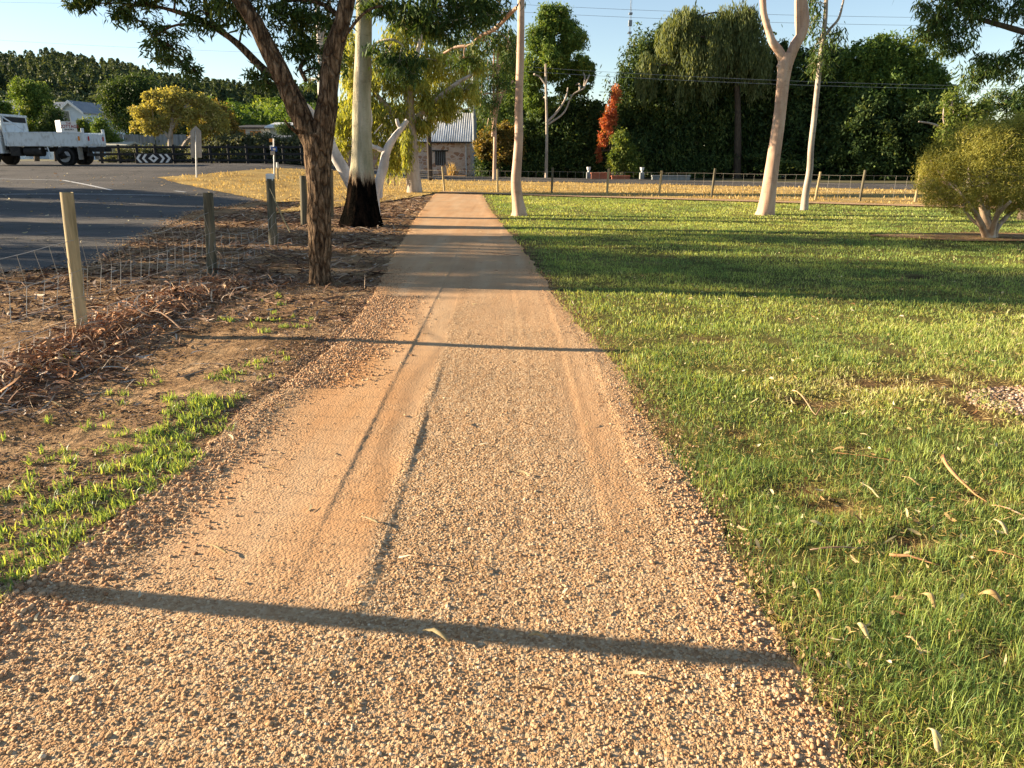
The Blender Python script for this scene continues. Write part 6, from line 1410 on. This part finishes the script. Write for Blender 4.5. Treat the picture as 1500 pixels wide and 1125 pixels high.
# ------------------------------------------------------------------ hill and forest
def sky_y(px): return np.interp(px, [-200, 0, 60, 100, 150, 200, 250, 300, 330, 400, 480, 560, 700], [96, 99, 96, 95, 101, 108, 120, 129, 133, 135, 142, 152, 190])
def hillz(X, Y):
    px = 750 + F * X / Y * 1.04
    top = (YH - (sky_y(px) + 34)) / F * 250
    return 0.9 + np.clip(top, 0, 99) * np.clip((Y - 105) / 150, 0, 1.25)
hx = np.linspace(-420, 40, 90); hy = np.linspace(100, 420, 60)
Yh_, Xh_ = np.meshgrid(hy, hx, indexing='ij'); Zh_ = hillz(Xh_, Yh_) - 0.2 - 3 * (1 - sm((Yh_ - 100) / 10)); ii = np.arange(Xh_.size).reshape(Xh_.shape)
tag(mesh_np('hill', np.stack([Xh_, Yh_, Zh_], -1).reshape(-1, 3), np.stack([ii[:-1, :-1], ii[:-1, 1:], ii[1:, 1:], ii[1:, :-1]], -1).reshape(-1, 4), M['ground'], smooth=True), kind='structure')
def forest(name, label, n, y0, y1, px0, px1, hgt, mat, per, seed, conic, size):
    r = np.random.default_rng(seed); VV = []; RN = []
    Yt = r.uniform(y0, y1, n); px = r.uniform(px0, px1, n); Xt = (px - 750) / F / 1.04 * Yt
    Zt = hillz(Xt, Yt); Ht = hgt * r.uniform(.7, 1.2, n); rad = Ht * r.uniform(.20, .30, n) * (1 if conic else 1.8)
    m = n * per; t = np.repeat(np.arange(n), per)
    u = r.random(m) ** (.8 if conic else .6); a = r.uniform(0, 2 * PI, m)
    prof = ((1 - u) ** .75 + .06) if conic else np.sqrt(np.clip(1 - (2 * u - .9) ** 2, .02, 1))
    lob = 1 + .25 * np.sin(a * 3 + t) + .2 * np.sin(u * 22 + t * 1.7)
    q = prof * rad[t] * r.uniform(.7, 1.05, m) * lob
    C = np.stack([Xt[t] + np.cos(a) * q, Yt[t] + np.sin(a) * q, Zt[t] + Ht[t] * (.08 + .92 * u)], -1)
    D = r.normal(size=(m, 3)); D[:, 2] += .3; D /= np.linalg.norm(D, axis=1, keepdims=True)
    Wv = np.cross(D, r.normal(size=(m, 3))); Wv /= np.linalg.norm(Wv, axis=1, keepdims=True)
    S = size * r.uniform(.6, 1.4, m)
    V = np.stack([C - D * S[:, None] * .5, C - Wv * S[:, None] * .3, C + D * S[:, None] * .5, C + Wv * S[:, None] * .3], 1)
    tone = r.normal(.45, .16, n)
    o = mesh_np(name, V.reshape(-1, 3), np.arange(m * 4).reshape(m, 4), mat, attr={'rnd': np.repeat(np.clip(tone[t] + r.normal(0, .15, m), 0, 1), 4)})
    tag(o, label, 'forest', kind='stuff')
forest('pine_forest', 'dense dark pine forest covering the hill at the left', 950, 150, 290, -120, 480, 8.5, M['leaf_pine'], 420, 5, True, .62)
forest('scrub_forest', 'lighter broadleaf woodland at the foot of the hill', 230, 105, 150, 300, 620, 6, M['leaf_mid'], 420, 6, False, .5)
forest('lower_forest', 'dark woodland on the lower slope behind the cottages', 200, 108, 150, -120, 320, 5.5, M['leaf_pine'], 420, 7, False, .55)
print('all geometry done')
# ------------------------------------------------------------------ light, sky, camera
el = math.radians(14.0); az = math.radians(-81.0)      # azimuth measured from +Y towards +X
sd = Vector((math.sin(az) * math.cos(el), math.cos(az) * math.cos(el), math.sin(el)))
sun = bpy.data.lights.new('sun', 'SUN'); sun.energy = 5.0; sun.angle = math.radians(0.5); sun.color = (1.0, 0.82, 0.58)
so = bpy.data.objects.new('sun', sun); COL.objects.link(so); so.rotation_euler = sd.to_track_quat('Z', 'Y').to_euler()
w = bpy.data.worlds.new('World'); scene.world = w; w.use_nodes = True; nt = w.node_tree
bgn = nt.nodes['Background']; sk = nt.nodes.new('ShaderNodeTexSky'); sk.sky_type = 'NISHITA'; sk.sun_disc = False
sk.sun_elevation = el; sk.sun_rotation = az; sk.air_density = 0.9; sk.dust_density = 0.0; sk.ozone_density = 1.7
hsv = nt.nodes.new('ShaderNodeHueSaturation'); hsv.inputs['Saturation'].default_value = 0.86; nt.links.new(sk.outputs[0], hsv.inputs['Color']); nt.links.new(hsv.outputs[0], bgn.inputs[0]); bgn.inputs[1].default_value = 0.060
cam = bpy.data.cameras.new('camera'); co = bpy.data.objects.new('camera', cam); COL.objects.link(co)
cam.sensor_width = 36; cam.lens = F / 1500 * 36; cam.clip_end = 5000; cam.clip_start = .05
co.location = (0, 0, H); co.rotation_euler = (PI / 2 - P, 0, 0); scene.camera = co
scene.view_settings.view_transform = 'Standard'; scene.view_settings.look = 'None'; scene.view_settings.exposure = 1.84; scene.view_settings.gamma = 1
scene.render.resolution_x = 1024; scene.render.resolution_y = 768
scene.cycles.max_bounces = 6
